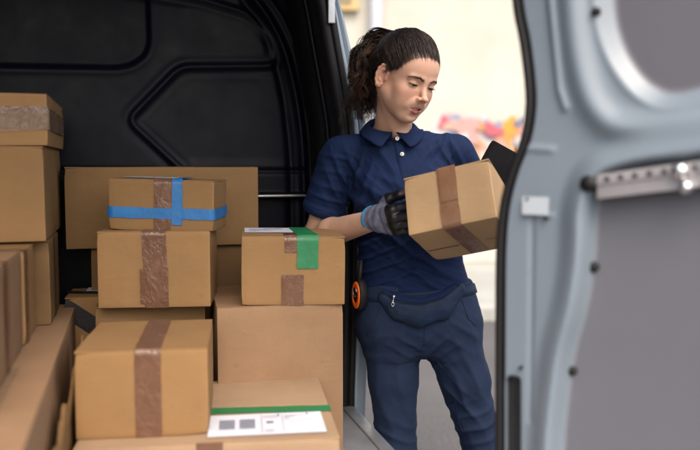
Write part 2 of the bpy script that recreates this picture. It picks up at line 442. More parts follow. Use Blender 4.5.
    m = MB(); m.add([dpt(a[0], a[1], .0075), dpt(b[0], a[1], .0075), dpt(b[0], b[1], .0075), dpt(a[0], b[1], .0075)], [(0, 1, 2, 3)]); m.build('sticker', simple('grey_sticker', (.42, .47, .52), .4), root)
    return root
rear_door = door()
# rear corner post that carries the door hinges, with two hinges
m = MB(); m.vbox(.66, .70, 1.30, 1.36, .30, 2.10); m.build('rear_corner_post', PAINT, van, bevel=.01) if False else None
# lamps-free lower body: wheels under the floor
def wheel(s, t, r=.262):
    c = V(s, t, r); o = None
    ring = []
    prof = [(-.09, .62), (-.095, .9), (-.075, .985), (-.03, 1), (.03, 1), (.075, .985), (.095, .9), (.09, .62)]
    for k in range(48):
        a = 2*math.pi*k/48
        for dx, q in prof: ring.append(c+E1*dx+(E2*math.cos(a)+np.array([0, 0, 1])*math.sin(a))*r*q)
    A = np.array(ring)
    ty = mesh('tyre', A, grid_faces(48, len(prof), True), RUBBER, van)
    m = MB(); m.tube([c-.06*E1, c+.06*E1, c+.075*E1], [r*.62, r*.62, r*.3], 32); m.build('rim', METAL, ty, True)
wheel(.44, 1.22); wheel(-.95, 1.22)
# side body forward of the opening and the cab behind the bulkhead
MB().vbox(.42, .66, 3.0, 4.6, .262, .5).build('front_sill', PAINT, van, bevel=.02)
wheel(.48, 3.9); wheel(-.95, 3.9)
MB().vbox(-1.2, .50, TB+.07, 4.5, .50, 1.2).build('cab_body', PAINT, van, bevel=.05)

# ------------------------------------------------------------------ BOXES
class Box:
    """carton: origin = front-left-bottom corner, ex along width, ey depth, ez up"""
    def __init__(s, o, w, d, h, yaw, roll=0.):
        s.o = np.asarray(o, float); s.w, s.d, s.h = w, d, h
        s.M = np.array(Matrix.Rotation(yaw, 3, 'Z') @ Matrix.Rotation(roll, 3, 'Y'))
    def p(s, u, v, k): return s.o+s.M@np.array([u*s.w, v*s.d, k*s.h])
    def pm(s, x, y, z): return s.o+s.M@np.array([x, y, z])
def carton_mesh(B, name, m, root, seed=0, dent=.0022, flap_dir='x', gap=.0025):
    """a board box with slightly bowed faces, soft corners and real top flaps with a seam"""
    w, d, h = B.w, B.d, B.h; r = .0022; n = 15
    r_ = np.random.default_rng(seed+11)
    t = .0035
    def lin(L): 
        a = np.linspace(0, L, n); return np.concatenate([[0, r*.3, r], a[1:-1], [L-r, L-r*.3, L]])
    xs, ys, zs = lin(w), lin(d), lin(h-t)
    hh = h-t; V_ = []; F_ = []
    bow = r_.uniform(-1, 1, 6)*dent
    def addg(P, flip):
        base = sum(len(a) for a in V_); a, b = P.shape[:2]; V_.append(P.reshape(-1, 3)); f = grid_faces(a, b)+base; F_.append(f[:, ::-1] if flip else f)
    def face(U, Vv, fn, L1, L2, bw, flip):
        A, Bb = np.meshgrid(U, Vv, indexing='ij'); k = bw*np.sin(np.pi*A/L1)*np.sin(np.pi*Bb/L2)
        addg(fn(A, Bb, k), flip)
    def rnd(P):   # soften edges: clamp to inner box + radius
        lo = np.array([r, r, r]); hi = np.array([w-r, d-r, hh-r])
        q = np.clip(P, lo, hi); v = P-q; L = np.linalg.norm(v, axis=-1, keepdims=True)
        return np.where(L > r, q+v/np.maximum(L, 1e-9)*np.maximum(r, np.minimum(L, r)), P)
    st = lambda a, b, c: np.stack([a+0*b, b+0*a, c+0*a], -1)
    face(xs, zs, lambda a, b, k: st(a, 0*a-k, b), w, hh, bow[0], False)
    face(xs, zs, lambda a, b, k: st(a, 0*a+d+k, b), w, hh, bow[1], True)
    face(ys, zs, lambda a, b, k: st(0*a-k, a, b), d, hh, bow[2], True)
    face(ys, zs, lambda a, b, k: st(0*a+w+k, a, b), d, hh, bow[3], False)
    face(xs, ys, lambda a, b, k: st(a, b, 0*a), w, d, 0, True)
    face(xs, ys, lambda a, b, k: st(a, b, 0*a+hh-.0012), w, d, 0, False)
    P = np.concatenate(V_); Fq = np.concatenate(F_)
    P = rnd(P)
    for cx_ in (0, w):
        for cy_ in (0, d):
            for cz_ in (0, hh):
                cr_ = np.array([cx_, cy_, cz_]); q_ = np.array([w, d, hh])/2-cr_; q_ = q_/np.linalg.norm(q_)
                am_ = r_.uniform(.0, .0045)*(r_.random() > .35); P = P+q_*(am_*np.exp(-(np.linalg.norm(P-cr_, axis=1)/.016)**2))[:, None]
    # flaps
    mb = MB()
    lift = r_.uniform(.0, .0016, 2)
    if flap_dir == 'x': parts = [((0.0006, 0), (w-.0006, d/2-gap/2), lift[0]), ((.0006, d/2+gap/2), (w-.0006, d), lift[1])]
    else: parts = [((0, .0006), (w/2-gap/2, d-.0006), lift[0]), ((w/2+gap/2, .0006), (w, d-.0006), lift[1])]
    fv = []; ff = []
    for (x0, y0), (x1, y1), lf in parts:
        a = np.linspace(x0, x1, 9); b = np.linspace(y0, y1, 7); A, Bq = np.meshgrid(a, b, indexing='ij')
        if flap_dir == 'x': e = (Bq-y0)/(y1-y0); e = e if y0 < .001 else 1-e
        else: e = (A-x0)/(x1-x0); e = e if x0 < .001 else 1-e
        top = h-.0006+lf*e+.0008*np.sin(3*A/w*np.pi+seed)*e
        T = np.stack([A, Bq, top], -1); Bt = np.stack([A, Bq, top-t], -1)
        base = len(P)+sum(len(q) for q in fv); k = 63
        fv += [T.reshape(-1, 3), Bt.reshape(-1, 3)]
        g = grid_faces(9, 7); ff.append(g+base); ff.append(g[:, ::-1]+base+k)
        rim = [i*7 for i in range(9)]+[8*7+j for j in range(1, 7)]+[i*7+6 for i in range(7, -1, -1)]+[j for j in range(5, 0, -1)]
        rr = np.array(rim); nx = np.roll(rr, -1); ff.append(np.stack([rr, rr+k, nx+k, nx], -1)+base)
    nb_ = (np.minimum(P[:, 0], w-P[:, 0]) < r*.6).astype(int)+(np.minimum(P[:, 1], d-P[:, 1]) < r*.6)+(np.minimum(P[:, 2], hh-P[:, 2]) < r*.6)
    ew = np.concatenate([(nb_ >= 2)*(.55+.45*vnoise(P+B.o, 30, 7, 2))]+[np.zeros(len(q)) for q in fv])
    P = np.concatenate([P]+fv); Fq = np.concatenate([Fq]+ff)
    P += (vnoise(P+B.o, 14, seed % 20, 2)*.0006)[:, None]
    Wd = P@B.M.T+B.o
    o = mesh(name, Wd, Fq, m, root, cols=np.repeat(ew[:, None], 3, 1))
    md = o.modifiers.new('e', 'EDGE_SPLIT'); md.split_angle = R(50)
    return o
def strip_on(B, pts, width, axis, off=.0009, wig=.0009, seed=0):
    """tape running through local points (on the faces), width along local axis vector"""
    pts = [np.asarray(p, float) for p in pts]; path = []
    for i in range(len(pts)-1):
        L = np.linalg.norm(pts[i+1]-pts[i]); k = max(2, int(L/.012))
        for t in np.linspace(0, 1, k, endpoint=(i == len(pts)-2)): path.append(pts[i]*(1-t)+pts[i+1]*t)
    path = np.array(path); axis = np.asarray(axis, float); axis /= np.linalg.norm(axis)
    c = np.array([B.w, B.d, B.h])/2
    n = 9; rows = []
    for j, u in enumerate(np.linspace(-.5, .5, n)):
        q = path+axis*(u*width); 
        if j in (0, n-1): q = q+axis*(vnoise(path*1., 60, seed+j, 1)*.0012)[:, None]
        q = q+np.sign(np.where(np.abs(np.abs(path-c)-c) < .0035, path-c, 0))*(off+wig*.5*(1+vnoise(q, 45, seed, 2)))[:, None]
        rows.append(q)
    A = np.stack(rows, 1); a, b = A.shape[:2]
    return A.reshape(-1, 3)@B.M.T+B.o, grid_faces(a, b)
def tape(B, root, pts, width, axis, m, name='tape', seed=0, off=.0012):
    v, f = strip_on(B, pts, width, axis, seed=seed, off=off); return mesh(name, v, f, m, root)
def label(B, root, face, u0, u1, k0, k1, printed=True, m=None, seed=0, heavy=False):
    """paper label on 'top' or 'front'"""
    def pt(u, k, o): return B.pm(u*B.w, k*B.d, B.h+o) if face == 'top' else B.pm(u*B.w, -o, k*B.h)
    mb = MB(); O = .0021; N = 8
    A = np.array([[pt(u0+(u1-u0)*i/N, k0+(k1-k0)*j/N, O) for j in range(N+1)] for i in range(N+1)])
    lab = mesh('shipping_label', A.reshape(-1, 3), grid_faces(N+1, N+1), m or PAPER, root)
    if printed:
        q = lambda a, b, o: pt(u0+(u1-u0)*a, k0+(k1-k0)*b, o)
        r_ = np.random.default_rng(seed)
        rect = MB(); dark = MB()
        def rc(M, a0, a1, b0, b1): M.add([q(a0, b0, O+.0008), q(a1, b0, O+.0008), q(a1, b1, O+.0008), q(a0, b1, O+.0008)], [(0, 1, 2, 3)])
        if heavy:
            for a0 in (.09, .265):
                for i in range(9): rc(rect, a0, a0+.135, .30+i*.05, .30+i*.05+.030)
            rc(dark, .50, .56, .50, .60); 0
            for y in (.78, .86): rc(rect, .47, .62, y, y+.012)
            for i in range(4): rc(rect, .66, .70+.2*r_.random(), .84-i*.05, .85-i*.05)
            rc(rect, .455, .459, .08, .93); rc(rect, .64, .643, .08, .93); rc(rect, .64, .96, .60, .604)
            rc(dark, .60, .62, .86, .93); rc(dark, .86, .88, .88, .95)
            for y in (.12, .18): rc(rect, .48, .56, y, y+.012)
        else:
            for i in range(5): rc(rect, .10, .2+.5*r_.random(), .2+i*.11, .225+i*.11)
            for i in range(16): rc(dark, .42+i*.026, .42+i*.026+.006+.01*r_.random(), .62, .80)
        if heavy: rect.add(dark.v, dark.f)
        else: dark.build('barcode', INK_K, lab)
        rect.build('print_lines', INK, lab)
    return lab
def vcart(s0, s1, t0, t1, z0, z1): return Box(V(s0, t0, z0), s1-s0, t1-t0, z1-z0, VY)
def pcart(xl, xr, Y, z0, z1, d, yaw, roll=0.):
    yaw = R(yaw)
    cz = (z0+z1)/2
    c = lambda P: P[1]*CP-(P[2]-CAMZ)*SP
    X = (xl-350)/F*Y
    for _ in range(5): X = (xl-350)/F*c(np.array([X, Y, cz]))
    w = .2; k = (xr-350)/F
    for _ in range(30):
        q = np.array([X+w*math.cos(yaw), Y+w*math.sin(yaw), cz]); w += (k*c(q)-q[0])/math.cos(yaw)*.9
    return Box([X, Y, z0], w, d, z1-z0, yaw, R(roll))
boxes = {}
def carton(key, B, label_, m=CARD, group='cardboard parcels stacked in the cargo bay', seed=0, flap='x', **k):
    root = empty('cardboard_box', B.p(.5, .5, 0), label_, 'cardboard box', group)
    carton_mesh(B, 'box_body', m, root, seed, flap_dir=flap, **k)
    boxes[key] = (B, root); return root
def zat(py, Y): return W(350, py, Y)[2]

# large labelled box in the foreground
B = pcart(74, 340, 1.405, FLZ, zat(441, 1.45), .43, 8.0); zL = B.o[2]+B.h
r_ = carton('label', B, 'wide low box in front with green tape and a big white label on top', CARD_T, seed=1)
tape(B, r_, [(.0, B.d*.47, B.h), (B.w, B.d*.41, B.h)], .042, (0, 1, 0), TAPE_GREEN, seed=3)
label(B, r_, 'top', .49, .955, .06, .36, heavy=True)
tape(B, r_, [(B.w*.5, .0, .02), (B.w*.5, 0, B.h)], .05, (1, 0, 0), TAPE_BROWN, seed=4)
# box A on it
B = pcart(75, 208, 1.452, zL+.0012, zat(352, 1.452), .285, 8.0); zA = B.o[2]+B.h
r_ = carton('A', B, 'tan box with a single brown tape band, standing on the wide labelled box', seed=2)
tape(B, r_, [(B.w*.545, 0, .001), (B.w*.545, 0, B.h), (B.w*.53, B.d, B.h)], .050, (1, 0, 0), TAPE_BROWN, seed=6)
# C behind, carries B and D
zC = zat(308, 1.87)
B = pcart(97, 206, 1.89, FLZ, zC, .16, 12)
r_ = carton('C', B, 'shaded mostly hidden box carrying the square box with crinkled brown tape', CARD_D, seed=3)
B = pcart(97.5, 210, 1.86, zC+.0012, zat(231.5, 1.86), .21, 5); zB = B.o[2]+B.h
r_ = carton('B', B, 'square tan box with crinkled brown tape, directly under the blue taped parcel', seed=4)
tape(B, r_, [(B.w*.52, 0, .001), (B.w*.50, 0, B.h), (B.w*.50, B.d, B.h)], .058, (1, 0, 0), TAPE_BROWN, seed=7)
tape(B, r_, [(B.w*.50, 0, B.h*.06), (B.w*.50, 0, B.h*.52)], .068, (1, 0, .06), TAPE_BROWN, seed=9, off=.0025)
B = pcart(108, 213, 1.905, zB+.0016, zB+.0016+.126, .19, 0, 1.6); 
r_ = carton('D', B, 'small box crossed by blue tape, topmost of the middle stack', seed=5)
w = B.w
tape(B, r_, [(w*.51, 0, .001), (w*.51, 0, B.h), (w*.51, B.d, B.h)], .042, (1, 0, 0), TAPE_BROWN, seed=8)
tape(B, r_, [(0, B.d*.6, B.h*.34), (0, 0, B.h*.34), (w, 0, B.h*.34), (w, B.d, B.h*.34)], .027, (0, 0, 1), TAPE_BLUE, seed=8, off=.0020)
tape(B, r_, [(w*.655, 0, B.h*.12), (w*.655, 0, B.h), (w*.635, B.d, B.h)], .026, (1, 0, 0), TAPE_BLUE, seed=10, off=.0030)
label(B, r_, 'top', .06, .57, .30, .97, seed=2)
# H and G
zH = zat(308, 1.84)
B = pcart(218, 343, 1.842, FLZ, zH, .34, 13)
r_ = carton('H', B, 'tall plain pinkish-brown box beside the doorway, under the box with green tape', CARD_P, seed=6)
B = pcart(241, 344.5, 1.865, zH+.0012, zat(236, 1.865), .235, 8, .8); w = B.w
r_ = carton('G', B, 'box with green tape over its front edge and white label on top, beside the worker', seed=7)
tape(B, r_, [(w*.635, 0, B.h*.53), (w*.635, 0, B.h), (w*.60, B.d, B.h)], .052, (1, 0, 0), TAPE_GREEN, seed=11, off=.002)
tape(B, r_, [(w*.49, 0, .001), (w*.49, 0, B.h*.44)], .054, (1, 0, 0), TAPE_BROWN, seed=12)
tape(B, r_, [(w*.47, 0, B.h*.76), (w*.47, 0, B.h), (w*.47, B.d, B.h)], .030, (1, 0, 0), TAPE_BROWN, seed=13)
label(B, r_, 'top', .03, .52, .35, .96, seed=3)
# F and E at the bulkhead
zF = 1.045
B = vcart(-.10, .40, 2.27, 2.44, FLZ, zF-.001)
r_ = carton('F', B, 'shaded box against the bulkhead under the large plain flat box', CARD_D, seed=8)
tape(B, r_, [(B.w*.5, 0, B.h*.727), (B.w, 0, B.h*.727)], .009, (0, 0, 1), TAPE_GREEN, seed=3)
B = vcart(-.163, .367, 2.25, 2.45, zF, zat(167, 2.18))
r_ = carton('E', B, 'large plain box against the black bulkhead, behind the blue taped parcel', seed=9)
# N with black tape
B = pcart(66.5, 150, 2.04, FLZ, zat(297, 2.05), .16, 12)
r_ = carton('N', B, 'low box wrapped in wide black tape, squeezed between the left stack and the middle stack', CARD, seed=10)
tape(B, r_, [(0, 0, B.h*.93), (B.w*.75, 0, B.h*.62)], .05, (.3, 0, 1), TAPE_BLACK, seed=2)
tape(B, r_, [(0, B.d*.5, B.h), (B.w, B.d*.1, B.h)], .03, (0, 1, 0), TAPE_BLACK, seed=3, off=.003)
label(B, r_, 'top', .2, .75, .35, .95, seed=5)
# left column
zM = .90
B = vcart(-.72, -.14, .98, 2.22, FLZ, zM-.001)
r_ = carton('M', B, 'long low box with a creased top running along the left side of the cargo bay', CARD_P, seed=11, flap='y', dent=.004)
tape(B, r_, [(B.w*.86, .02, B.h), (B.w*.86, B.d*.45, B.h)], .05, (1, 0, 0), TAPE_CLEAR, seed=4)
B = vcart(-.56, -.213, 1.20, 1.712, zM, 1.10)
r_ = carton('K1', B, 'nearest box of the left row, its side showing a vertical brown tape strip', CARD_P, seed=12, flap='x')
tape(B, r_, [(B.w, B.d*.60, 0.001), (B.w, B.d*.60, B.h), (B.w*.3, B.d*.60, B.h)], .05, (0, 1, 0), TAPE_BROWN, seed=4)
B = vcart(-.56, -.209, 1.722, 1.925, zM, 1.095)
r_ = carton('K2', B, 'second box of the left row, wedged behind the nearest one under the tall plain box', seed=13, flap='x')
tape(B, r_, [(B.w, B.d*.22, 0.001), (B.w, B.d*.22, B.h), (B.w*.3, B.d*.22, B.h)], .045, (0, 1, 0), TAPE_BROWN, seed=5)
B = vcart(-.56, -.178, 1.935, 2.19, zM, 1.10)
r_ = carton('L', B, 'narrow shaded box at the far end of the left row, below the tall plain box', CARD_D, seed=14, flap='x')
tape(B, r_, [(B.w, B.d*.5, 0.001), (B.w, B.d*.5, B.h)], .012, (0, 1, 0), TAPE_BLACK, seed=5)
B = vcart(-.62, -.181, 1.895, 2.36, 1.1012, 1.318)
r_ = carton('J', B, 'tall plain box of the left stack, under the worn taped box', seed=15, flap='y')
B = vcart(-.60, -.170, 1.895, 2.37, 1.3192, 1.436)
r_ = carton('I', B, 'worn box bound with crumpled clear and brown tape, on top of the left stack', seed=16, flap='y', dent=.006)
w = B.w
tape(B, r_, [(w*.40, 0, .040), (w, 0, .058), (w, B.d*.9, .058)], .044, (0, 0, 1), TAPE_CLEAR, seed=6, off=.004)
tape(B, r_, [(w*.70, 0, .062), (w, 0, .062)], .052, (0, 0, 1), TAPE_BROWN, seed=14)
tape(B, r_, [(w, B.d*.15, .062), (w, B.d*.95, .062)], .05, (0, 0, 1), TAPE_BROWN, seed=15)
tape(B, r_, [(w*.05, 0, .026), (w*.72, 0, .028)], .048, (0, 0, 1), TAPE_BROWN, seed=16, off=.003)
# torn carton flap standing in the gap
fl = empty('flattened_carton', V(-.115, 1.6, FLZ), 'folded torn cardboard sheet standing in the gap beside the long low box', 'cardboard sheet')
u = np.linspace(1.32, 1.92, 30); rows = []
topz = .80+.10*(u-1.32)+.012*np.sin(u*31)+.015*rng.random(30)
for k in np.linspace(0, 1, 8):
    rows.append(np.array([V(-.118+.010*math.sin(4*a)*k, a, FLZ+.001+(tz-FLZ)*k) for a, tz in zip(u, topz)]))
sh = strip(rows, 'card_sheet', CARD_D, fl); md = sh.modifiers.new('s', 'SOLIDIFY'); md.thickness = .005

# ------------------------------------------------------------------ signed distance modelling
class Field:
    def __init__(s, lo, hi, h):
        s.h = h; s.lo = np.asarray(lo, float); n = np.ceil((np.asarray(hi)-s.lo)/h).astype(int)+1
        s.n = n; s.ax = [s.lo[i]+h*np.arange(n[i]) for i in range(3)]
        s.D = np.full(n, .5, np.float32)
    def reg(s, lo, hi, m):
        a = np.clip(np.floor((np.asarray(lo)-m-s.lo)/s.h).astype(int), 0, s.n-1); b = np.clip(np.ceil((np.asarray(hi)+m-s.lo)/s.h).astype(int)+1, 1, s.n)
        if np.any(b <= a): return None
        sl = tuple(slice(a[i], b[i]) for i in range(3))
        return sl, s.ax[0][sl[0]][:, None, None], s.ax[1][sl[1]][None, :, None], s.ax[2][sl[2]][None, None, :]
    def op(s, prim, k=.01, mode='u'):
        fn, lo, hi = prim
        g = s.reg(lo, hi, max(k, 4*s.h)+2*s.h)
        if g is None: return s
        sl, X, Y, Z = g; d = fn(X, Y, Z).astype(np.float32); D = s.D[sl]
        if mode == 'u':
            if k > 0: hh = np.maximum(k-np.abs(D-d), 0)/k; s.D[sl] = np.minimum(D, d)-hh*hh*k*.25
            else: s.D[sl] = np.minimum(D, d)
        elif mode == 's':
            d = -d
            if k > 0: hh = np.maximum(k-np.abs(D-d), 0)/k; s.D[sl] = np.maximum(D, d)+hh*hh*k*.25
            else: s.D[sl] = np.maximum(D, d)
        return s
    def u(s, prim, k=.01): return s.op(prim, k, 'u')
    def sub(s, prim, k=.004): return s.op(prim, k, 's')
    def cut(s, p, n, k=0):   # remove the half space where (x-p).n>0
        p = np.asarray(p); n = np.asarray(n)/np.linalg.norm(n)
        d = ((s.ax[0][:, None, None]-p[0])*n[0]+(s.ax[1][None, :, None]-p[1])*n[1]+(s.ax[2][None, None, :]-p[2])*n[2]).astype(np.float32)
        s.D = np.maximum(s.D, d); return s
    def extract(s):
        D = s.D; ins = D < 0; n = s.n
        c = np.zeros(n-1, np.int8)
        for i in (0, 1):
            for j in (0, 1):
                for k in (0, 1): c += ins[i:n[0]-1+i, j:n[1]-1+j, k:n[2]-1+k]
        act = (c > 0) & (c < 8); idx = np.full(n-1, -1, np.int64); ii = np.argwhere(act); idx[act] = np.arange(len(ii))
        acc = np.zeros((len(ii), 3)); cnt = np.zeros(len(ii))
        corners = [(i, j, k) for i in (0, 1) for j in (0, 1) for k in (0, 1)]
        for a in range(8):
            for b in range(a+1, 8):
                ca, cb = np.array(corners[a]), np.array(corners[b])
                if np.abs(ca-cb).sum() != 1: continue
                da = D[tuple((ii+ca).T)]; db = D[tuple((ii+cb).T)]; m = (da < 0) != (db < 0)
                t = np.where(m, da/np.where(m, da-db, 1), 0)
                acc += np.where(m[:, None], ca+(cb-ca)*t[:, None], 0); cnt += m
        v = (ii+acc/cnt[:, None])*s.h+s.lo
        F_ = []
        for ax in range(3):
            o1, o2 = [(1, 2), (2, 0), (0, 1)][ax]
            sa = [slice(None)]*3; sb = [slice(None)]*3; sa[ax] = slice(0, -1); sb[ax] = slice(1, None)
            ch = ins[tuple(sa)] != ins[tuple(sb)]; e = np.argwhere(ch)
            e = e[(e[:, o1] > 0) & (e[:, o2] > 0) & (e[:, o1] < n[o1]-1) & (e[:, o2] < n[o2]-1)]
            u1 = np.eye(3, dtype=int)[o1]; u2 = np.eye(3, dtype=int)[o2]
            q = np.stack([idx[tuple((e-u1-u2).T)], idx[tuple((e-u2).T)], idx[tuple(e.T)], idx[tuple((e-u1).T)]], 1)
            fl = ~ins[tuple(e.T)]; q[fl] = q[fl][:, ::-1]; F_.append(q)
        F_ = np.concatenate(F_); F_ = F_[(F_ >= 0).all(1)]
        return v, F_
def smooth_mesh(v, f, it=2, lam=.5):
    a = np.concatenate([f[:, i] for i in range(4)]); b = np.concatenate([f[:, (i+1) % 4] for i in range(4)])
    deg = np.bincount(a, minlength=len(v))+np.bincount(b, minlength=len(v))
    for k in range(it*2):
        s = np.zeros_like(v)
        for d in range(3): s[:, d] = np.bincount(a, v[b, d], len(v))+np.bincount(b, v[a, d], len(v))
        L = s/np.maximum(deg, 1)[:, None]-v
        v = v+(lam if k % 2 == 0 else -lam*1.03)*L*(deg > 0)[:, None]
    return v
def normals(v, f):
    n = np.cross(v[f[:, 2]]-v[f[:, 0]], v[f[:, 3]]-v[f[:, 1]]); o = np.zeros_like(v)
    for i in range(4):
        for d in range(3): o[:, d] += np.bincount(f[:, i], n[:, d], len(v))
    return o/np.maximum(np.linalg.norm(o, axis=1, keepdims=True), 1e-12)
def cap(a, b, ra, rb=None):
    a = np.asarray(a, float); b = np.asarray(b, float); rb = ra if rb is None else rb; e = b-a; L = e@e+1e-12; m = max(ra, rb)
    def fn(X, Y, Z):
        t = np.clip(((X-a[0])*e[0]+(Y-a[1])*e[1]+(Z-a[2])*e[2])/L, 0, 1)
        return np.sqrt((X-a[0]-t*e[0])**2+(Y-a[1]-t*e[1])**2+(Z-a[2]-t*e[2])**2)-(ra+(rb-ra)*t)
    return fn, np.minimum(a, b)-m, np.maximum(a, b)+m
def ell(c, r, M=None):
    c = np.asarray(c, float); r = np.asarray(r, float); M = np.eye(3) if M is None else np.asarray(M)   # columns = local axes
    def fn(X, Y, Z):
        dx, dy, dz = X-c[0], Y-c[1], Z-c[2]
        q = [dx*M[0, i]+dy*M[1, i]+dz*M[2, i] for i in range(3)]
        k0 = np.sqrt(sum((q[i]/r[i])**2 for i in range(3))); k1 = np.sqrt(sum((q[i]/r[i]**2)**2 for i in range(3)))
        return k0*(k0-1)/np.maximum(k1, 1e-9)
    e = np.abs(M)@r
    return fn, c-e, c+e
def loft(secs, p=2.2):
    """secs: (z,cx,cy,rx,ry,yaw)"""
    S = np.array(sorted(secs)); z0, z1 = S[0, 0], S[-1, 0]
    def fn(X, Y, Z):
        zc = np.clip(Z, z0, z1)
        # smooth interpolation through sections
        g = [np.interp(zc, S[:, 0], S[:, i]) for i in range(1, 6)]
        w = .5*(z1-z0)/max(4, len(S)); g2 = [np.interp(np.clip(zc+w, z0, z1), S[:, 0], S[:, i])*.25+np.interp(np.clip(zc-w, z0, z1), S[:, 0], S[:, i])*.25+g[i-1]*.5 for i in range(1, 6)]
        cx, cy, rx, ry, yw = g2
        c, s = np.cos(yw), np.sin(yw); dx, dy = X-cx, Y-cy; u = dx*c+dy*s; v = -dx*s+dy*c
        k = (np.abs(u/rx)**p+np.abs(v/ry)**p)**(1/p)
        d = (k-1)*np.minimum(rx, ry)
        dz = np.abs(Z-zc); return np.where(dz > 0, np.sqrt(np.maximum(d, 0)**2+dz**2)+np.minimum(d, 0)*0, d)
    m = max(S[:, 3].max(), S[:, 4].max())
    return fn, np.array([S[:, 1].min()-m, S[:, 2].min()-m, z0]), np.array([S[:, 1].max()+m, S[:, 2].max()+m, z1])
def tubes(paths, r0, r1=None, sides=3, cols=None, root=0):
    """many thin tapered strands: paths (N,S,3)"""
    N, S, _ = paths.shape; T = np.gradient(paths, axis=1); T /= np.maximum(np.linalg.norm(T, axis=2, keepdims=True), 1e-9)
    up = np.zeros_like(T); up[..., 0] = .31; up[..., 1] = .17; up[..., 2] = .93
    A = np.cross(T, up); A /= np.maximum(np.linalg.norm(A, axis=2, keepdims=True), 1e-9); Bv = np.cross(T, A)
    t = np.linspace(0, 1, S)
    r1 = r0*.3 if r1 is None else r1
    rad = (r0+(r1-r0)*t**2)[None, :, None]
    if root: rad = rad*np.clip(.12+t/root, 0, 1)[None, :, None]
    V_ = []
    for k in range(sides):
        a = 2*math.pi*k/sides; V_.append(paths+rad*(math.cos(a)*A+math.sin(a)*Bv))
    V_ = np.stack(V_, 2)      # N,S,sides,3
    i = np.arange(N)[:, None, None]*S*sides; j = np.arange(S-1)[None, :, None]*sides; k = np.arange(sides)[None, None, :]; k2 = (k+1) % sides
    f = np.stack([i+j+k, i+j+k2, i+j+sides+k2, i+j+sides+k], -1).reshape(-1, 4)
    c = None
    if cols is not None: c = np.repeat(cols, S*sides, axis=0)
    return V_.reshape(-1, 3), f, c
def bvh_of(v, f): return BVHTree.FromPolygons([Vector(p) for p in v.tolist()], f.tolist())
def nearest(bvh, p, off=0.):
    l, n, i, d = bvh.find_nearest(Vector([float(a) for a in p]))
    return np.array(l)+np.array(n)*off, np.array(n)
def cast(bvh, px, py, off=.0, maxd=6):
    d = Vector(ray(px, py)).normalized(); h = bvh.ray_cast(Vector((0, 0, CAMZ)), d, maxd)
    if h[0] is None: return nearest(bvh, W(px, py, 2.09), off)[0]
    return np.array(h[0])+np.array(h[1])*off

# ------------------------------------------------------------------ person materials
def skin_mat():
    m, n = mat('skin'); a = n.n('ShaderNodeVertexColor'); a.layer_name = 'tint'
    co = n.coord(); f = n.noise(45, 4, .6, co); g = n.noise(700, 2, .6, co)
    c = n.mix(.18, a.outputs[0], n.mix(1, a.outputs[0], n.ramp(f, [(.3, (.86, .74, .70)), (.7, (1.1, 1.12, 1.12))]), 'MULTIPLY'))
    n.set(Base_Color=c, Roughness=n.ramp(n.noise(180, 3, .6, co), [(.3, (.38,)*3), (.7, (.58,)*3)]), Subsurface_Weight=.3, Subsurface_Scale=.006, Normal=n.bump(n.noise(420, 2, .6, co), .22, .0007, n.bump(g, .15, .0004)), Specular_IOR_Level=.42)
    n.b.inputs['Subsurface Radius'].default_value = (1, .35, .2)
    return m
def cloth_mat(name, col, var=.25, rough=.85, sheen=.25, weave=900, fold=.0, tint=False):
    m, n = mat(name); co = n.coord(); f = n.noise(11, 5, .65, co); g = n.noise(weave, 2, .5, co); h = n.noise(260, 3, .7, co)
    base = n.ramp(f, [(.3, tuple(x*(1-var) for x in col)), (.7, tuple(x*(1+var) for x in col))])
    c = n.mix(.35, base, n.mix(1, base, n.ramp(h, [(.3, (.6,)*3), (.7, (1.4,)*3)]), 'MULTIPLY'))
    b = n.bump(g, .35, .0006); b = n.bump(n.noise(28, 3, .5, co, .6), .25, .003, b)
    n.set(Base_Color=c, Roughness=rough, Sheen_Weight=sheen, Sheen_Roughness=.4, Normal=b, Specular_IOR_Level=.2)
    n.b.inputs['Sheen Tint'].default_value = (*[min(1, x*6+.1) for x in col], 1)
    return m
SKIN = skin_mat()
SHIRT = cloth_mat('navy_pique', (.0046, .0140, .052), .12, .8, .04)
TROUS = cloth_mat('slate_twill', (.0125, .0225, .052), .15, .8, .05)
BAGM = cloth_mat('bag_nylon', (.011, .023, .052), .15, .62, .0, 500)
HAIRM, hn = mat('dark_hair')
_a = hn.n('ShaderNodeVertexColor'); _a.layer_name = 'tint'
hn.set(Base_Color=_a.outputs[0], Roughness=.5, Specular_IOR_Level=.35)
GLOVE, gn = mat('work_glove')
_a = gn.n('ShaderNodeVertexColor'); _a.layer_name = 'tint'
_sep = gn.n('ShaderNodeSeparateColor'); gn.l(_a.outputs[0], _sep.inputs[0])
gn.set(Base_Color=_a.outputs[0], Roughness=gn.ramp(_sep.outputs[0], [(.03, (.30,)*3), (.10, (.9,)*3)]), Normal=gn.bump(gn.noise(380, 3, .7, gn.coord((1, 1, 1))), .6, .0012), Specular_IOR_Level=.45)
CYAN = simple('cyan_cuff', (.015, .20, .40), .7, bump=(500, .5, .001))
WHITEB = simple('button_white', (.75, .75, .74), .3)
EYEW = simple('eye_white', (.62, .58, .55), .15); IRIS = simple('iris_brown', (.03, .014, .008), .12); LASH = simple('lash_dark', (.008, .006, .005), .6)
BROW = simple('brow_hair', (.030, .018, .012), .7)
TEETH = simple('teeth', (.75, .72, .66), .25)
ORANGE = simple('orange_plastic', (.75, .12, .012), .35, bump=(60, .15, .001))

# ------------------------------------------------------------------ THE WORKER
person = empty('person', [.16, 2.2, 0], 'woman in navy polo shirt with curly ponytail, looking down at the parcel she holds', 'person')
YT = 2.17
PR = lambda px, Y=YT: W(px, 165, Y)[0]
ZZ = lambda py, Y=YT: W(350, py, Y)[2]
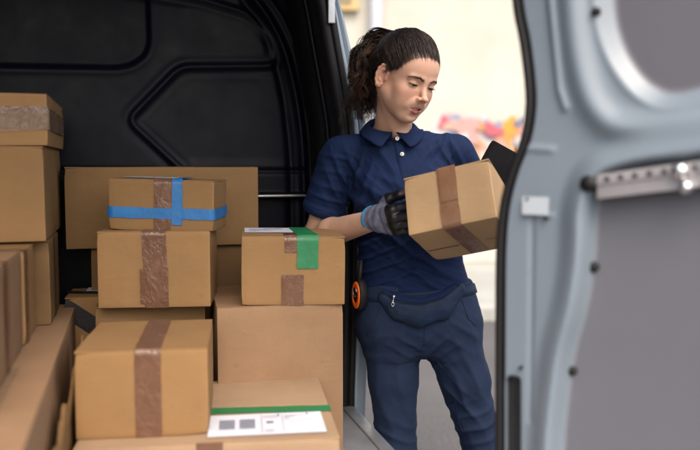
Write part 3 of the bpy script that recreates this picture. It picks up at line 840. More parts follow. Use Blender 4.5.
# --- body pose points
nb = W(391, 133, 2.175)
shR = W(341, 156, 2.185); elR = W(317, 237, 2.235); wrR = W(377, 219, 1.975)
shL = W(455, 154, 2.18); elL = W(487, 228, 2.26); wrL = W(508, 205, 2.10)
hipR = W(391, 322, 2.18); knR = W(396, 452, 2.15); anR = np.array([knR[0]+.012, 2.21, .095])
hipL = W(449, 322, 2.18); knL = W(484, 452, 2.15); anL = np.array([knL[0]+.035, 2.20, .095])
tw = R(12)
torso = [(ZZ(148), PR(401), 2.185, .140, .078, tw), (ZZ(165), PR(404), 2.18, .150, .098, tw), (ZZ(190), PR(406), 2.175, .150, .112, tw), (ZZ(215), PR(407), 2.175, .150, .108, tw),
         (ZZ(240), PR(409), 2.18, .146, .100, tw), (ZZ(262), PR(412), 2.185, .148, .102, tw), (ZZ(285), PR(416), 2.19, .158, .112, tw), (ZZ(300), PR(418), 2.19, .165, .116, tw)]

# --- head (local: x = her right, y = forward, z = up)
HP = (.608, -.395, -.122, .153, 2.081, 1.504, .957)
def rot3(a, b, c):
    return np.array((Matrix.Rotation(a, 3, 'Z') @ Matrix.Rotation(b, 3, 'X') @ Matrix.Rotation(c, 3, 'Y')))
HM = rot3(math.pi+HP[0], HP[1], HP[2])
h2w = lambda P: (np.asarray(P)*HP[6])@HM.T+np.array(HP[3:6])
w2h = lambda P: ((np.asarray(P)-np.array(HP[3:6]))@HM)/HP[6]
def head():
    h = .00135
    f = Field((-.095, -.135, -.215), (.095, .125, .135), h)
    f.u(ell((0, -.022, .030), (.0745, .094, .086)), 0)
    f.u(ell((0, .022, -.034), (.057, .054, .074)), .03)
    f.u(ell((0, .030, .038), (.058, .045, .050)), .02)
    for s in (-1, 1):
        f.u(cap((s*.052, -.004, -.048), (s*.020, .047, -.092), .017, .013), .025)
        f.u(ell((s*.036, .046, -.028), (.021, .019, .018)), .022)     # cheeks
        f.u(ell((s*.030, .044, -.055), (.022, .020, .024)), .022)
        f.u(cap((s*.012, .0725, .0135), (s*.040, .061, .015), .0065, .0055), .014)   # brow ridge
    f.u(ell((0, .055, -.095), (.019, .017, .015)), .018)             # chin
    f.u(ell((0, .060, -.067), (.025, .015, .018)), .020)             # muzzle
    for s in (-1, 1):
        f.sub(ell((s*.030, .088, .001), (.019, .017, .0125)), .014)
        f.u(ell((s*.0305, .0585, -.001), (.0152, .0146, .0136)), .004)  # lid ball
    f.u(cap((0, .071, .006), (0, .092, -.033), .0068, .0088), .010)
    f.u(ell((0, .0975, -.0355), (.0088, .0085, .0076)), .006)
    for s in (-1, 1):
        f.u(ell((s*.0110, .0860, -.0395), (.0056, .0085, .0060)), .006)
        f.sub(ell((s*.0060, .0890, -.0470), (.0028, .0042, .0028)), .002)
        f.u(cap((s*.012, .078, -.050), (s*.024, .064, -.064), .004, .004), .016)
    f.sub(ell((0, .0895, -.0560), (.0026, .0035, .006)), .006)          # philtrum
    f.u(ell((0, .0655, -.0545), (.0200, .0125, .0110)), .014)
    # lips
    ul = [(-.0298, .0590, -.0585), (-.013, .0742, -.0662), (-.0035, .0785, -.0645), (0, .0780, -.0652), (.0035, .0785, -.0645), (.013, .0742, -.0662), (.0298, .0590, -.0585)]
    ll = [(-.0290, .0592, -.0594), (-.013, .0732, -.0765), (0, .0768, -.0795), (.013, .0732, -.0765), (.0290, .0592, -.0594)]
    rU = [.0016, .0038, .0044, .0041, .0044, .0038, .0016]; rL = [.0014, .0036, .0044, .0036, .0014]
    for i in range(6): f.u(cap(ul[i], ul[i+1], rU[i], rU[i+1]), .0035)
    for i in range(4): f.u(cap(ll[i], ll[i+1], rL[i], rL[i+1]), .0035)
    f.sub(ell((0, .079, -.0710), (.0200, .016, .0027)), .0012)
    f.sub(ell((0, .076, -.091), (.016, .006, .004)), .008)
    # eye openings
    for s in (-1, 1):
        c = np.array([s*.0305, .0585, -.001])
        def fn(X, Y, Z, c=c, s=s):
            u = (X-c[0])/.0142; w = np.clip(1-u*u, 0, 1)
            zu = c[2]-.0010+.0012*w+.0006*u*s; zl = c[2]-.0010-.0046*w
            r = np.sqrt((X-c[0])**2+(Y-c[1])**2+(Z-c[2])**2)
            return np.maximum(np.maximum(Z-zu, zl-Z), np.maximum(.0118-r, np.maximum(c[1]+.003-Y, r-.022)))
        f.op((fn, c-.02, c+.022), 0, 's')
    # ears
    for s in (-1, 1):
        c = np.array([s*.0745, -.017, -.012])
        M = np.array(Matrix.Rotation(s*R(30), 3, 'Z') @ Matrix.Rotation(R(-10), 3, 'X'))
        g = lambda y, z, x=0.: c+M@np.array([s*x, y, z])
        f.u(ell(g(-.002, .001, .001), (.0050, .0150, .0270), M), .006)
        f.sub(ell(g(.0015, .003, .0070), (.0060, .0105, .0185), M), .003)
        rim = [(.0125, .004), (.0135, .015), (.0085, .0265), (-.002, .0305), (-.012, .0265), (-.0175, .014), (-.0165, -.002), (-.0105, -.017), (-.002, -.026), (.006, -.027), (.0095, -.020)]
        for a, b in zip(rim[:-1], rim[1:]): f.u(cap(g(*a, .0035), g(*b, .0035), .0034), .003)
        inn = [(.004, .020), (-.006, .016), (-.0095, .003), (-.005, -.011), (.004, -.015)]
        for a, b in zip(inn[:-1], inn[1:]): f.u(cap(g(*a, .0025), g(*b, .0025), .0026), .003)
        f.u(ell(g(.013, -.002, .002), (.0045, .0045, .007), M), .004)
        f.u(ell(g(.001, -.0265, .002), (.0042, .0080, .0075), M), .004)
    # neck
    n1 = w2h(nb+np.array([.002, .01, -.02])); n0 = np.array([0, -.022, -.055])
    f.u(cap(n0, n1, .0505, .056), .03)
    f.u(cap((.058, -.035, -.035), w2h(W(398, 133, 2.115)), .012, .010), .02)
    f.u(cap((-.056, -.035, -.035), w2h(W(404, 134, 2.12)), .012, .010), .02)
    v, fa = f.extract(); v = smooth_mesh(v, fa, 1, .45)
    # colours
    base = np.array([.60, .365, .262]); c = np.tile(base, (len(v), 1))
    def blend(w, col): nonlocal c; w = np.clip(w, 0, 1)[:, None]; c = c*(1-w)+np.array(col)*w
    for s in (-1, 1):
        blend(.40*np.exp(-(np.linalg.norm((v-[s*.042, .058, -.030])/[.022, .03, .018], axis=1))**2), (.56, .22, .155))
        blend(.45*np.exp(-(np.linalg.norm((v-[s*.0305, .073, .001])/[.017, .03, .009], axis=1))**2), (.33, .16, .11))
        blend(.5*np.exp(-(np.linalg.norm((v-[s*.0765, -.012, -.005])/[.02, .03, .035], axis=1))**2), (.50, .21, .14))
    blend(.30*np.exp(-(np.linalg.norm((v-[0, .075, -.056])/[.026, .03, .011], axis=1))**2), (.64, .41, .30))
    blend(.4*np.exp(-(np.linalg.norm((v-[0, .10, -.038])/[.012, .02, .010], axis=1))**2), (.55, .23, .165))
    def sd(P, pts):
        d = np.full(len(P), 1e9)
        for i in range(len(pts)-1):
            a, b = np.array(pts[i]), np.array(pts[i+1]); e = b-a; t = np.clip((P-a)@e/(e@e), 0, 1); d = np.minimum(d, np.linalg.norm(P-a-t[:, None]*e, axis=1))
        return d
    mask = (np.abs(v[:, 0]) < .0315)
    mg = np.clip(1.12-(np.abs(v[:, 0])/.0275)**2, .0, 1)
    dl = np.minimum(sd(v, ul)-.0058*mg, sd(v, ll)-.0052*mg)
    blend(mask*(1-sstep(dl, -.0002, .0016)), (.40, .135, .110))
    ins_m = mask & (np.abs(v[:, 2]+.0710) < .0018) & (np.abs(v[:, 0]) < .0165) & (v[:, 1] < .0735); blend(ins_m*1., (.10, .02, .02))
    # brow pigment under the hairs
    for s in (-1, 1):
        br = [(s*.011, .079, .0150), (s*.024, .076, .0195), (s*.036, .066, .0190), (s*.044, .056, .0140)]
        blend(.60*(1-sstep(sd(v, br), .0008, .0052)), (.10, .055, .040))
        lash = [(s*.0305+s*u*.0142, .0585+.0136*math.sqrt(max(0, 1-(u*.97)**2)), -.001-.0010+.0012*(1-u*u)) for u in np.linspace(-1, 1, 9)]
        blend(.75*(1-sstep(sd(v, lash), .0006, .0020)), (.06, .03, .022))
    blend(.12*(vnoise(v, 40, 3, 3)*.5+.5), (.44, .225, .15))
    # scalp darker below the hair
    return v, fa, c
def warp(P):
    P = np.array(P, float); w = sstep(P[..., 1], .000, .068)*(1-sstep(np.abs(P[..., 0]), .026, .068))
    P[..., 2] = P[..., 2]+w*np.interp(P[..., 2], [-.118, -.098, -.080, -.066, -.038, -.010], [0, .0028, .0068, .0070, .0060, 0]); return P
hv, hf, hc = head()
hv = warp(hv)
hw = h2w(hv)
hair_z = lambda P: P[..., 2]-np.where(P[..., 1] > .010, 1.15*(P[..., 1]-.010)+.000, .60*(P[..., 1]-.010))+.55*np.maximum(0, np.abs(P[..., 0])-.050)*(P[..., 1] > .02)
scalp = .8*sstep(hair_z(hv), .006, .016)*(np.abs(hv[:, 0]) < .0765)*(hv[:, 2] > -.08)
hc = hc*(1-scalp[:, None])+np.array([.025, .015, .010])*scalp[:, None]

# --- arms, torso and legs of the body, below the clothes
def arm(f, sh, el, wr, k=.02):
    f.u(cap(sh, el, .046, .037), k); m = el+(wr-el)*.28
    f.u(cap(el, m, .0375, .0385), k); f.u(cap(m, wr, .0385, .0255), k)
def bodymesh():
    f = Field((-.20, 1.90, 0.03), (.62, 2.40, 1.44), .0045)
    sh = [(z, cx, cy, rx-.030, ry-.028, y) for z, cx, cy, rx, ry, y in torso]
    f.u(loft(sh), 0)
    f.u(cap(shR, nb-[0, 0, .045], .030, .040), .03); f.u(cap(shL, nb-[0, 0, .045], .030, .040), .03)
    f.u(cap(nb-[0, 0, .05], nb+[0, 0, .0], .052, .052), .03)
    arm(f, shR, elR, wrR); arm(f, shL, elL, wrL)
    for hp, kn, an in ((hipR, knR, anR), (hipL, knL, anL)):
        f.u(cap(hp, kn, .062, .036), .03); f.u(cap(kn, an, .036, .033), .02)
    v, fa = f.extract(); return smooth_mesh(v, fa, 2), fa
bv, bf = bodymesh()
bc = np.tile(np.array([.60, .365, .262]), (len(bv), 1))*(1+.10*vnoise(bv, 30, 5, 3))[:, None]
allv = np.concatenate([hw, bv]); allf = np.concatenate([hf, bf+len(hw)]); allc = np.concatenate([hc, bc])
body = mesh('body', allv, allf, SKIN, person, cols=allc)
hbvh = bvh_of(hw, hf)
# eyes, lashes, teeth
for s in (-1, 1):
    c = np.array([s*.0305, .0585, -.001]); r = .0122
    g = []
    for i in range(25):
        th = math.pi*i/24
        for j in range(32):
            ph = 2*math.pi*j/32; g.append((math.cos(ph)*math.sin(th), math.cos(th), math.sin(ph)*math.sin(th)))
    g = np.array(g); gz = R(-26); Rg = np.array(Matrix.Rotation(gz, 3, 'X'))
    gg = (g@Rg.T)*r+c
    fc = grid_faces(25, 32); j = np.arange(32); 
    fc = np.concatenate([fc, np.stack([np.arange(24)*32+31, np.arange(24)*32, np.arange(24)*32+32, np.arange(24)*32+63], -1)])
    eye = mesh('eye', h2w(gg), fc, EYEW, body)
    m = g[:, 1] > math.cos(R(29)); 
    # iris: a thin cap just proud of the ball
    ir = []
    for i in range(8):
        th = R(30)*i/7
        for j in range(28):
            ph = 2*math.pi*j/28; ir.append((math.cos(ph)*math.sin(th), math.cos(th), math.sin(ph)*math.sin(th)))
    ir = (np.array(ir)@Rg.T)*(r+.0003)+c
    mesh('iris', h2w(ir), grid_faces(8, 28), IRIS, eye)
    la = []
    for q in range(2):
        for u in np.linspace(-1.0, 1.0, 34):
            z = c[2]-.0006+.0012*(1-u*u)+.0006*u*s*s; rr = .0144
            x = u*.0138; y = math.sqrt(max(1e-8, rr*rr-x*x-(z-c[2])**2))
            b = np.array([c[0]+x, c[1]+y, z]); L = .0042+.0025*max(0, u*s)+.001*rng.random()
            d = np.array([x*26+s*.25, 1.0, -.55+.25*rng.normal()]); d /= np.linalg.norm(d)
            t = np.linspace(0, 1, 5)[:, None]; la.append(b+d*L*t+np.array([0, 0, 1])*(L*.35*t**2))
    lv, lf, _ = tubes(np.array(la), .00034, .0001)
    mb = MB(); mb.tube([h2w([c[0]+u*.0142, c[1]+math.sqrt(max(1e-8, .0146**2-(u*.0142)**2)), c[2]-.0010+.0013*(1-u*u)+.0006*u*s]) for u in np.linspace(-.99, .99, 17)], .00075*HP[6], 6)
    mesh('eyelashes', np.concatenate([h2w(lv), np.array(mb.v)]), lf.tolist()+[tuple(i+len(lv) for i in q) for q in mb.f], LASH, body)
    # brow hairs
    bh = []
    br = [np.array(p) for p in ((s*.010, .079, .0135), (s*.024, .076, .0185), (s*.036, .066, .0190), (s*.046, .054, .0135))]
    for k in range(120):
        t = rng.random()*2.72; i = int(t); p = br[i]+(br[i+1]-br[i])*(t-i)+np.array([0, 0, rng.normal()*.0017*(1-.2*t)])
        q, nn_ = nearest(hbvh, h2w(p), .0002); dr = h2w(br[min(i+1, 3)])-h2w(br[i]); dr /= np.linalg.norm(dr)
        dr = dr+HM@np.array([0, 0, .45-.25*t]); dr /= np.linalg.norm(dr); L = .0055+.002*rng.random()
        bh.append([nearest(hbvh, q+dr*L*a, .0003+.0006*a)[0] for a in (0, .33, .66, 1)])
    v_, f_, _ = tubes(np.array(bh), .00028, .0001); mesh('eyebrow', v_, f_, BROW, body)
tv = np.array([[(x, .0745-.9*x*x/.03, z) for z in (-.0735, -.0700, -.0675)] for x in np.linspace(-.0145, .0145, 21)])
mesh('teeth', h2w(warp(tv.reshape(-1, 3))), grid_faces(21, 3), TEETH, body)

# --- hair
def hair():
    # cap under the strands
    f = Field((-.10, -.14, -.09), (.10, .10, .135), .0022)
    f.u(ell((0, -.023, .031), (.0785, .0985, .0905)), 0)
    f.u(ell((0, -.070, .060), (.046, .044, .042)), .03)
    X, Y, Z = f.ax[0][:, None, None], f.ax[1][None, :, None], f.ax[2][None, None, :]
    g = -hair_z(np.stack(np.broadcast_arrays(X, Y, Z), -1))+.013
    g = np.maximum(g, np.where((Y > -.045), 0.0, -1)+(-.012-Z))    # nothing below the ear front
    f.D = np.maximum(f.D, g.astype(np.float32)*.6)
    for s in (-1, 1): f.sub(ell((s*.078, -.014, -.018), (.016, .022, .034)), .004)
    v, fa = f.extract(); v = smooth_mesh(v, fa, 2); n = normals(v, fa)
    bun = np.array([.006, -.088, .098])
    dirb = bun-v; ang = np.arctan2(v[:, 0]*1., v[:, 2]-.0)
    v = v+n*(.0008*vnoise(v, 60, 3))[:, None]
    cc = np.tile([.016, .0095, .007], (len(v), 1))
    o = mesh('hair', h2w(v), fa, HAIRM, person, cols=cc)
    # strands combed back to the tie
    c0 = np.array([0, -.023, .031]); rad = np.array([.0785, .0985, .0905])
    roots = []
    while len(roots) < 8000:
        d = rng.normal(size=3); d /= np.linalg.norm(d); p = c0+d*rad
        hz = hair_z(p)
        if hz < rng.normal()*.0035-.0015: continue
        if p[2] < -.050 or (p[2] < -.008 and p[1] > -.035 and abs(p[0]) > .05): continue
        if abs(p[0]) > .055 and (p[1]+.014)**2/.020**2+(p[2]+.018)**2/.032**2 < 1: continue
        roots.append(d)
    # extra density along the hairline
    roots = np.array(roots); N = len(roots); S = 18
    bd = (bun-c0)/rad; bl = np.linalg.norm(bd); bdn = bd/bl
    t = np.linspace(0, 1, S)[None, :, None]
    om = np.arccos(np.clip(roots@bdn, -1, 1))[:, None, None]; so = np.maximum(np.sin(om), 1e-3)
    dd = np.sin((1-t)*om)/so*roots[:, None, :]+np.sin(t*om)/so*bdn
    cl_ = np.floor(np.arctan2(roots[:, 0], roots[:, 1]+.3)*9+roots[:, 2]*3).astype(int); cr_ = np.random.default_rng(3).random(400)[cl_ % 400][:, None, None]
    lift = -.016+.022*sstep(t, 0, .2)+(.016*rng.random((N, 1, 1))+.026*cr_)*np.sin(np.pi*np.clip(t*1.1, 0, 1))+.012*t**2
    P = c0+dd*rad*(1+lift*1.9)+dd*.0
    bt = bun*1.0+rng.normal(size=(N, 1, 3))*.003; P = P*(1-t**5)+bt*t**5
    clump = np.floor(np.arctan2(roots[:, 0], roots[:, 1]+.3)*14+roots[:, 2]*8)
    ph = (clump*2.4)[:, None, None]+rng.normal(size=(N, 1, 1))*.6
    side = np.cross(dd, np.broadcast_to(bdn, dd.shape)); side /= np.maximum(np.linalg.norm(side, axis=2, keepdims=True), 1e-3)
    amp = .0052*np.sin(np.pi*t)**.7*sstep(t, .04, .40)
    P = P+side*amp*np.sin(t*om*7+ph)+dd*amp*.9*np.cos(t*om*7+ph)
    Pw = h2w(P)
    for i in range(N):
        for j in range(0, 7):
            l_, n_, _i, _d = hbvh.find_nearest(Vector(Pw[i, j]))
            dd_ = (Vector(Pw[i, j])-l_).dot(n_); want = .0006+.0011*j
            if dd_ < want or j == 0: Pw[i, j] = np.array(l_+n_*want)
    Pw[:, 1:8] = (Pw[:, :7]+Pw[:, 1:8]*2+Pw[:, 2:9])/4
    wv, wf, _ = tubes(Pw, .00046, .00045, root=.12)
    tone = np.array([.017, .0105, .0085])*(.35+1.5*rng.random((N, 1)))+np.array([.016, .008, .005])*(rng.random((N, 1)) > .86)
    mesh('combed_strands', wv, wf, HAIRM, o, cols=np.repeat(tone, S*3, 0))
    # hair tie
    bw = h2w(bun); mb = MB(); ax = HM@np.array([0, -.6, .8])
    xa = np.cross(ax, [1, 0, 0.3]); xa /= np.linalg.norm(xa); ya = np.cross(ax, xa); ax = ax/np.linalg.norm(ax)
    ring = [bw+ax*.004+xa*math.cos(a)*.015+ya*math.sin(a)*.015 for a in np.linspace(0, 2*math.pi, 25)]
    mb.tube(ring, [.0062+.0012*math.sin(i*2.1) for i in range(25)], 8, False); mb.build('hair_tie', RUBBER, o, True)
    # curly ponytail
    ctl = []
    S = 46; t = np.linspace(0, 1, S)
    strands = []; tones = []
    ncl = 84
    for c in range(ncl):
        side = rng.random()
        # three families: puff above, fall at the back, loose fringe of curls at the left
        ex = 347+34*rng.random(); ey = 92+32*rng.random(); my = 28+22*rng.random(); mx = 352+24*rng.random()
        if c % 4 == 0: ex = 362+17*rng.random(); ey = 62+40*rng.random()
        if c % 9 == 0: ex, ey = 338+16*rng.random(), 100+28*rng.random()
        yb = 2.17+.07*rng.random()-.02
        K = [bw+rng.normal(size=3)*.004, W(373+6*rng.random(), my+3, 2.165+.02*rng.random()), W(mx, my+24, yb), W(.5*(mx+ex)-3+6*rng.random(), .5*(my+24+ey)+3, yb+.01), W(ex, ey, yb+.02*rng.normal())]
        K = np.array(K)
        # catmull-rom sampling
        Pk = np.vstack([2*K[0]-K[1], K, 2*K[-1]-K[-2]]); q = t*(len(K)-1)*.9999; i = q.astype(int)+1; u = (q-i+1)[:, None]
        a, b, c_, d = Pk[i-1], Pk[i], Pk[i+1], Pk[i+2]
        g = .5*((2*b)+(c_-a)*u+(2*a-5*b+4*c_-d)*u*u+(3*b-a-3*c_+d)*u**3)
        T = np.gradient(g, axis=0); T /= np.linalg.norm(T, axis=1, keepdims=True)
        A = np.cross(T, [.2, 1, .1]); A /= np.linalg.norm(A, axis=1, keepdims=True); Bb = np.cross(T, A)
        turns = (2.4+2.2*rng.random())*(ey/100); rad_ = (.0045+.0075*rng.random())*np.clip(t*2.6, 0, 1)*(1+.4*t)
        p0 = rng.random()*6.28; sg = rng.choice([-1, 1])
        n = 17 if c % 9 else 6
        tc = np.array([.019, .0115, .0085])*(.35+1.5*rng.random())+np.array([.045, .018, .009])*(rng.random() > .72)
        for k in range(n):
            ph = p0+rng.normal()*.35; o1, o2 = [rng.normal()*.0012*(1+1.0*t[:, None]*rng.random()) for _ in range(2)]; fr = 1+rng.normal()*.05
            w_ = sg*turns*fr*2*np.pi*t+ph
            L = g+A*(rad_*np.cos(w_))[:, None]+Bb*(rad_*np.sin(w_))[:, None]+A*o1+Bb*o2
            strands.append(L); tones.append(tc*(.7+.6*rng.random()))
    for k in range(60):   # flyaways
        b = h2w(c0+np.array([rng.normal()*.2, -.2+rng.normal()*.2, 1])/1.2*rad*.9) if k < 0 else bw+(W(368, 50, 2.19)-bw)*rng.random()
        K = [b]; d = np.array([rng.normal()*.4-.6, rng.normal()*.4, .5*rng.random()-.15]) 
        p = b.copy(); dirn = d/np.linalg.norm(d)
        for j in range(S-1):
            dirn = dirn+rng.normal(size=3)*.10+np.array([-.01, 0, -.035]); dirn /= np.linalg.norm(dirn); p = p+dirn*.0011; K.append(p.copy())
        strands.append(np.array(K)); tones.append(np.array([.03, .018, .012]))
    pv, pf, pc = tubes(np.array(strands), .00068, .0003, cols=np.array(tones))
    mesh('ponytail', pv, pf, HAIRM, o, cols=pc)
hair()

# --- cloth folds: displacement of a surface by directional ripples
def ripple(P, org, d, wl, amp, ext, seed=0, warp=.6):
    org = np.asarray(org); d = np.asarray(d, float); d /= np.linalg.norm(d)
    q = P-org; u = q@d; w = np.exp(-np.sum((q/np.asarray(ext))**2, axis=1))
    x = u/wl*2*np.pi+warp*3*vnoise(P, 7, seed, 2)
    s = np.sin(x); return amp*w*(1.25*np.maximum(s, -.2)**1.0*np.where(s > 0, s, 1)-.25*(s < 0)*np.abs(s))
def shirt():
    f = Field((-.16, 1.95, .90), (.48, 2.42, 1.45), .0034)
    f.u(loft(torso), 0)
    c = nb-np.array([0, 0, .035])
    f.u(cap(shR, c, .047, .056), .03); f.u(cap(shL, c, .047, .056), .03)
    fr = np.array([math.sin(tw), -math.cos(tw), 0]); sd_ = np.array([math.cos(tw), math.sin(tw), 0])
    ch = np.array([PR(404), 2.175, ZZ(192)])
    for s in (-1, 1): f.u(ell(ch+sd_*s*.066+fr*.062, (.062, .052, .060)), .045)
    # sleeves
    def sleeve(sh, el, frac, r0, r1, nn, out):
        e = sh+(el-sh)*frac; d = (el-sh)/np.linalg.norm(el-sh)
        f.u(cap(sh, e+d*.05, r0, r1), .028)
        f.u(cap(sh+d*.03+out*.006, e+d*.05+out*.002, r0*.96, r1*.98), .02)
        return e, d
    eR, dR = sleeve(shR, elR, .70, .053, .061, None, np.array([-1., 0, 0]))
    eL, dL = sleeve(shL, elL, .74, .050, .055, None, np.array([1., 0, 0]))
    # cut sleeves open
    X, Y, Z = f.ax[0][:, None, None], f.ax[1][None, :, None], f.ax[2][None, None, :]
    for e, d, sh in ((eR, dR, shR), (eL, dL, shL)):
        pd = (X-e[0])*d[0]+(Y-e[1])*d[1]+(Z-e[2])*d[2]
        rr = np.sqrt(np.maximum((X-e[0])**2+(Y-e[1])**2+(Z-e[2])**2-pd**2, 0))
        m = (rr < .085) & (pd > -.0) & (pd < .16)
        tor = loft(torso)[0](X, Y, Z)
        f.D = np.where(m, np.maximum(f.D, np.where(tor < .004, f.D, pd)), f.D).astype(np.float32)
        f.sub(cap(e-d*.035, e+d*.08, .0475, .0495), .004)
    f.sub(cap(nb+[0, -.012, -.010], nb+[0, -.02, .09], .050, .075), .006)
    f.cut([0, 0, ZZ(296)], (0, 0, -1))
    v, fa = f.extract(); v = smooth_mesh(v, fa, 3)
    n = normals(v, fa)
    d = np.zeros(len(v))
    armp = W(352, 195, 2.1)
    # sleeve and armpit folds
    for (px, py, Y, dr, wl, am, ext, sd0) in (
        (345, 185, 2.15, (.9, 0, .45), .046, .0070, (.055, .14, .080), 1), (328, 202, 2.15, (.35, 0, 1), .040, .0045, (.06, .16, .05), 2),
        (378, 218, 2.08, (.55, 0, 1), .058, .0085, (.085, .13, .10), 3), (382, 178, 2.08, (.80, 0, .60), .070, .0065, (.075, .13, .09), 4),
        (378, 258, 2.08, (-.45, 0, 1), .046, .0090, (.12, .2, .075), 5), (425, 268, 2.08, (.45, 0, 1), .046, .0085, (.09, .2, .06), 6),
        (450, 165, 2.1, (1, 0, .45), .036, .0060, (.045, .13, .075), 7), (428, 150, 2.1, (.75, 0, -.65), .050, .0045, (.07, .13, .07), 8),
        (362, 145, 2.12, (.5, 0, .8), .046, .0032, (.06, .13, .05), 9), (360, 190, 2.1, (.95, 0, -.25), .034, .0045, (.04, .13, .09), 10),
        (336, 165, 2.12, (.2, 0, 1), .05, .003, (.05, .13, .06), 13), (395, 240, 2.06, (.75, 0, .7), .05, .006, (.06, .13, .07), 14)):
        d += ripple(v, W(px, py, Y), dr, wl*.88, am*.85, ext, sd0, 1.1)+ripple(v, W(px+4, py+5, Y), dr, wl*.43, am*.22, ext, sd0+40, 1.4)
    d += .0034*vnoise(v, 8, 11, 3)+.0018*vnoise(v*[1, 1, .6], 34, 12, 2)
    near_edge = np.exp(-((v[:, 2]-ZZ(296))/.01)**2)
    v = v+n*(d*(1-.3*near_edge))[:, None]
    o = mesh('polo_shirt', v, fa, SHIRT, person)
    return v, fa, o, (eR, dR, eL, dL)
sv, sf, shirt_o, slv = shirt()
sb = bvh_of(sv, sf)
# sleeve hems: raised welt bands
for e, d, r1, sh in ((slv[0], slv[1], .0615, shR), (slv[2], slv[3], .0555, shL)):
    x = np.cross(d, [0, 1, 0]); x /= np.linalg.norm(x); y = np.cross(d, x); rows = []
    for k, (off, ext) in enumerate(((-.0275, .0002), (-.0265, .0022), (-.012, .0026), (0, .0022), (.0012, .0005), (.0005, -.003))):
        ring = []
        for a in np.linspace(0, 2*math.pi, 73):
            dirn = x*math.cos(a)+y*math.sin(a); src = e+d*(off-.001)+dirn*.12
            h = sb.ray_cast(Vector(src), Vector(-dirn), .12)
            base = np.array(h[0]) if h[0] is not None and np.linalg.norm(np.array(h[0])-e-d*off) < r1+.02 else e+d*off+dirn*(r1-.001)
            ring.append(base+dirn*ext)
        rows.append(ring)
    A = np.array(rows)
    # smooth ring radii
    for _ in range(3): A[:, 1:-1] = (A[:, :-2]+2*A[:, 1:-1]+A[:, 2:])/4
    mesh('sleeve_hem', A.reshape(-1, 3), grid_faces(6, 73), SHIRT, shirt_o)
# placket, buttons
def band(bvh, pix, wid, name, m, parent, off=.0026, thick=.0022, n=7):
    """a cloth band running through pixels, lying on a surface"""
    P = []
    for i in range(len(pix)-1):
        for t in np.linspace(0, 1, 12, endpoint=(i == len(pix)-2)): P.append(np.array(pix[i])*(1-t)+np.array(pix[i+1])*t)
    P = np.array(P); T = np.gradient(P, axis=0); T /= np.linalg.norm(T, axis=1, keepdims=True); Nn = np.stack([-T[:, 1], T[:, 0]], 1)
    rows = []
    for u in np.linspace(-.5, .5, n):
        r = []
        for p, q in zip(P, Nn):
            c_ = p+q*wid*u; w = cast(bvh, c_[0], c_[1], off if abs(u) < .45 else .0003)
            r.append(w if w is not None else r[-1] if r else rows[-1][len(r)])
        rows.append(r)
    A = np.array(rows)
    for _ in range(3): A[:, 1:-1] = (A[:, :-2]+2*A[:, 1:-1]+A[:, 2:])/4
    return mesh(name, A.reshape(-1, 3), grid_faces(A.shape[0], A.shape[1]), m, parent)
band(sb, [(394.5, 128), (400, 150), (405.5, 172), (407, 178)], 10.5, 'placket', SHIRT, shirt_o, .0045)
PLST = 1
for px, py in ((396.5, 140.5), (402.5, 155)):
    p = cast(sb, px, py, 0); 
    l_, n_ = nearest(sb, p); l_ = l_+n_*(.005 if py < 145 else .0015); mb = MB(); mb.tube([l_+n_*.002, l_+n_*.0075, l_+n_*.0084], [.0056, .0056, .0046], 18); b = mb.build('button', WHITEB, shirt_o, True)
    mb = MB(); mb.tube([l_+n_*.0085, l_+n_*.0088], [.0017, .0012], 8); mb.build('button_thread', SHIRT, b, True)
for pts in ([(448, 133), (452, 145), (454, 158), (454, 170)], [(340, 131), (335, 150), (337, 172), (345, 192)]):
    band(sb, pts, 1.4, 'shoulder_seam', SHIRT, shirt_o, .0014, n=3)
# collar
def collar():
    c = nb+np.array([.000, -.006, .012]); nu = 61; rows = []
    fr = np.array([math.sin(.07), -math.cos(.07), 0]); sd_ = np.array([math.cos(tw), math.sin(tw), 0])
    for i in range(nu):
        u = -1+2*i/(nu-1); phi = u*math.pi*.975         # 0 = back of the neck, +-1 = front opening
        dirn = -fr*math.cos(phi)+sd_*math.sin(phi)
        front = (1-math.cos(phi))/2                      # 0 back, 1 front
        rn = .0610+.004*front; base = c+dirn*rn*np.array([1.02, .98, 1])
        zt = .034*(1-front)**1.0-.014*front
        tip = sstep(np.array(abs(u)), .58, 1.0)
        lf = .031+.016*sstep(np.array(abs(u)), .78, 1.0)**1.5     # leaf height
        r = [base+[0, 0, zt-.022]-dirn*.004, base+[0, 0, zt-.006]-dirn*.002, base+[0, 0, zt+.001], base+[0, 0, zt+.0005]+dirn*.0045]
        for k in (.2, .4, .6, .8, 1.0):
            q = base+dirn*(.0065+lf*.62*k)+np.array([0, 0, zt-lf*(.72+.10*front)*k])
            # tips swing outwards at the front
            q = q+sd_*np.sign(u)*(.030*tip*k)
            l_, n_ = nearest(sb, q)
            if (q-l_)@n_ < .0045: q = l_+n_*(.0045+.0015*math.sin(u*9+k))
            r.append(q)
        rows.append(r)
    A = np.array(rows)
    for _ in range(2): A[4:-4, 1:] = (A[3:-5, 1:]+2*A[4:-4, 1:]+A[5:-3, 1:])/4
    o = mesh('collar', A.reshape(-1, 3), grid_faces(A.shape[0], A.shape[1]), SHIRT, shirt_o)
    m = o.modifiers.new('s', 'SOLIDIFY'); m.thickness = .0022; m.offset = 0
collar()

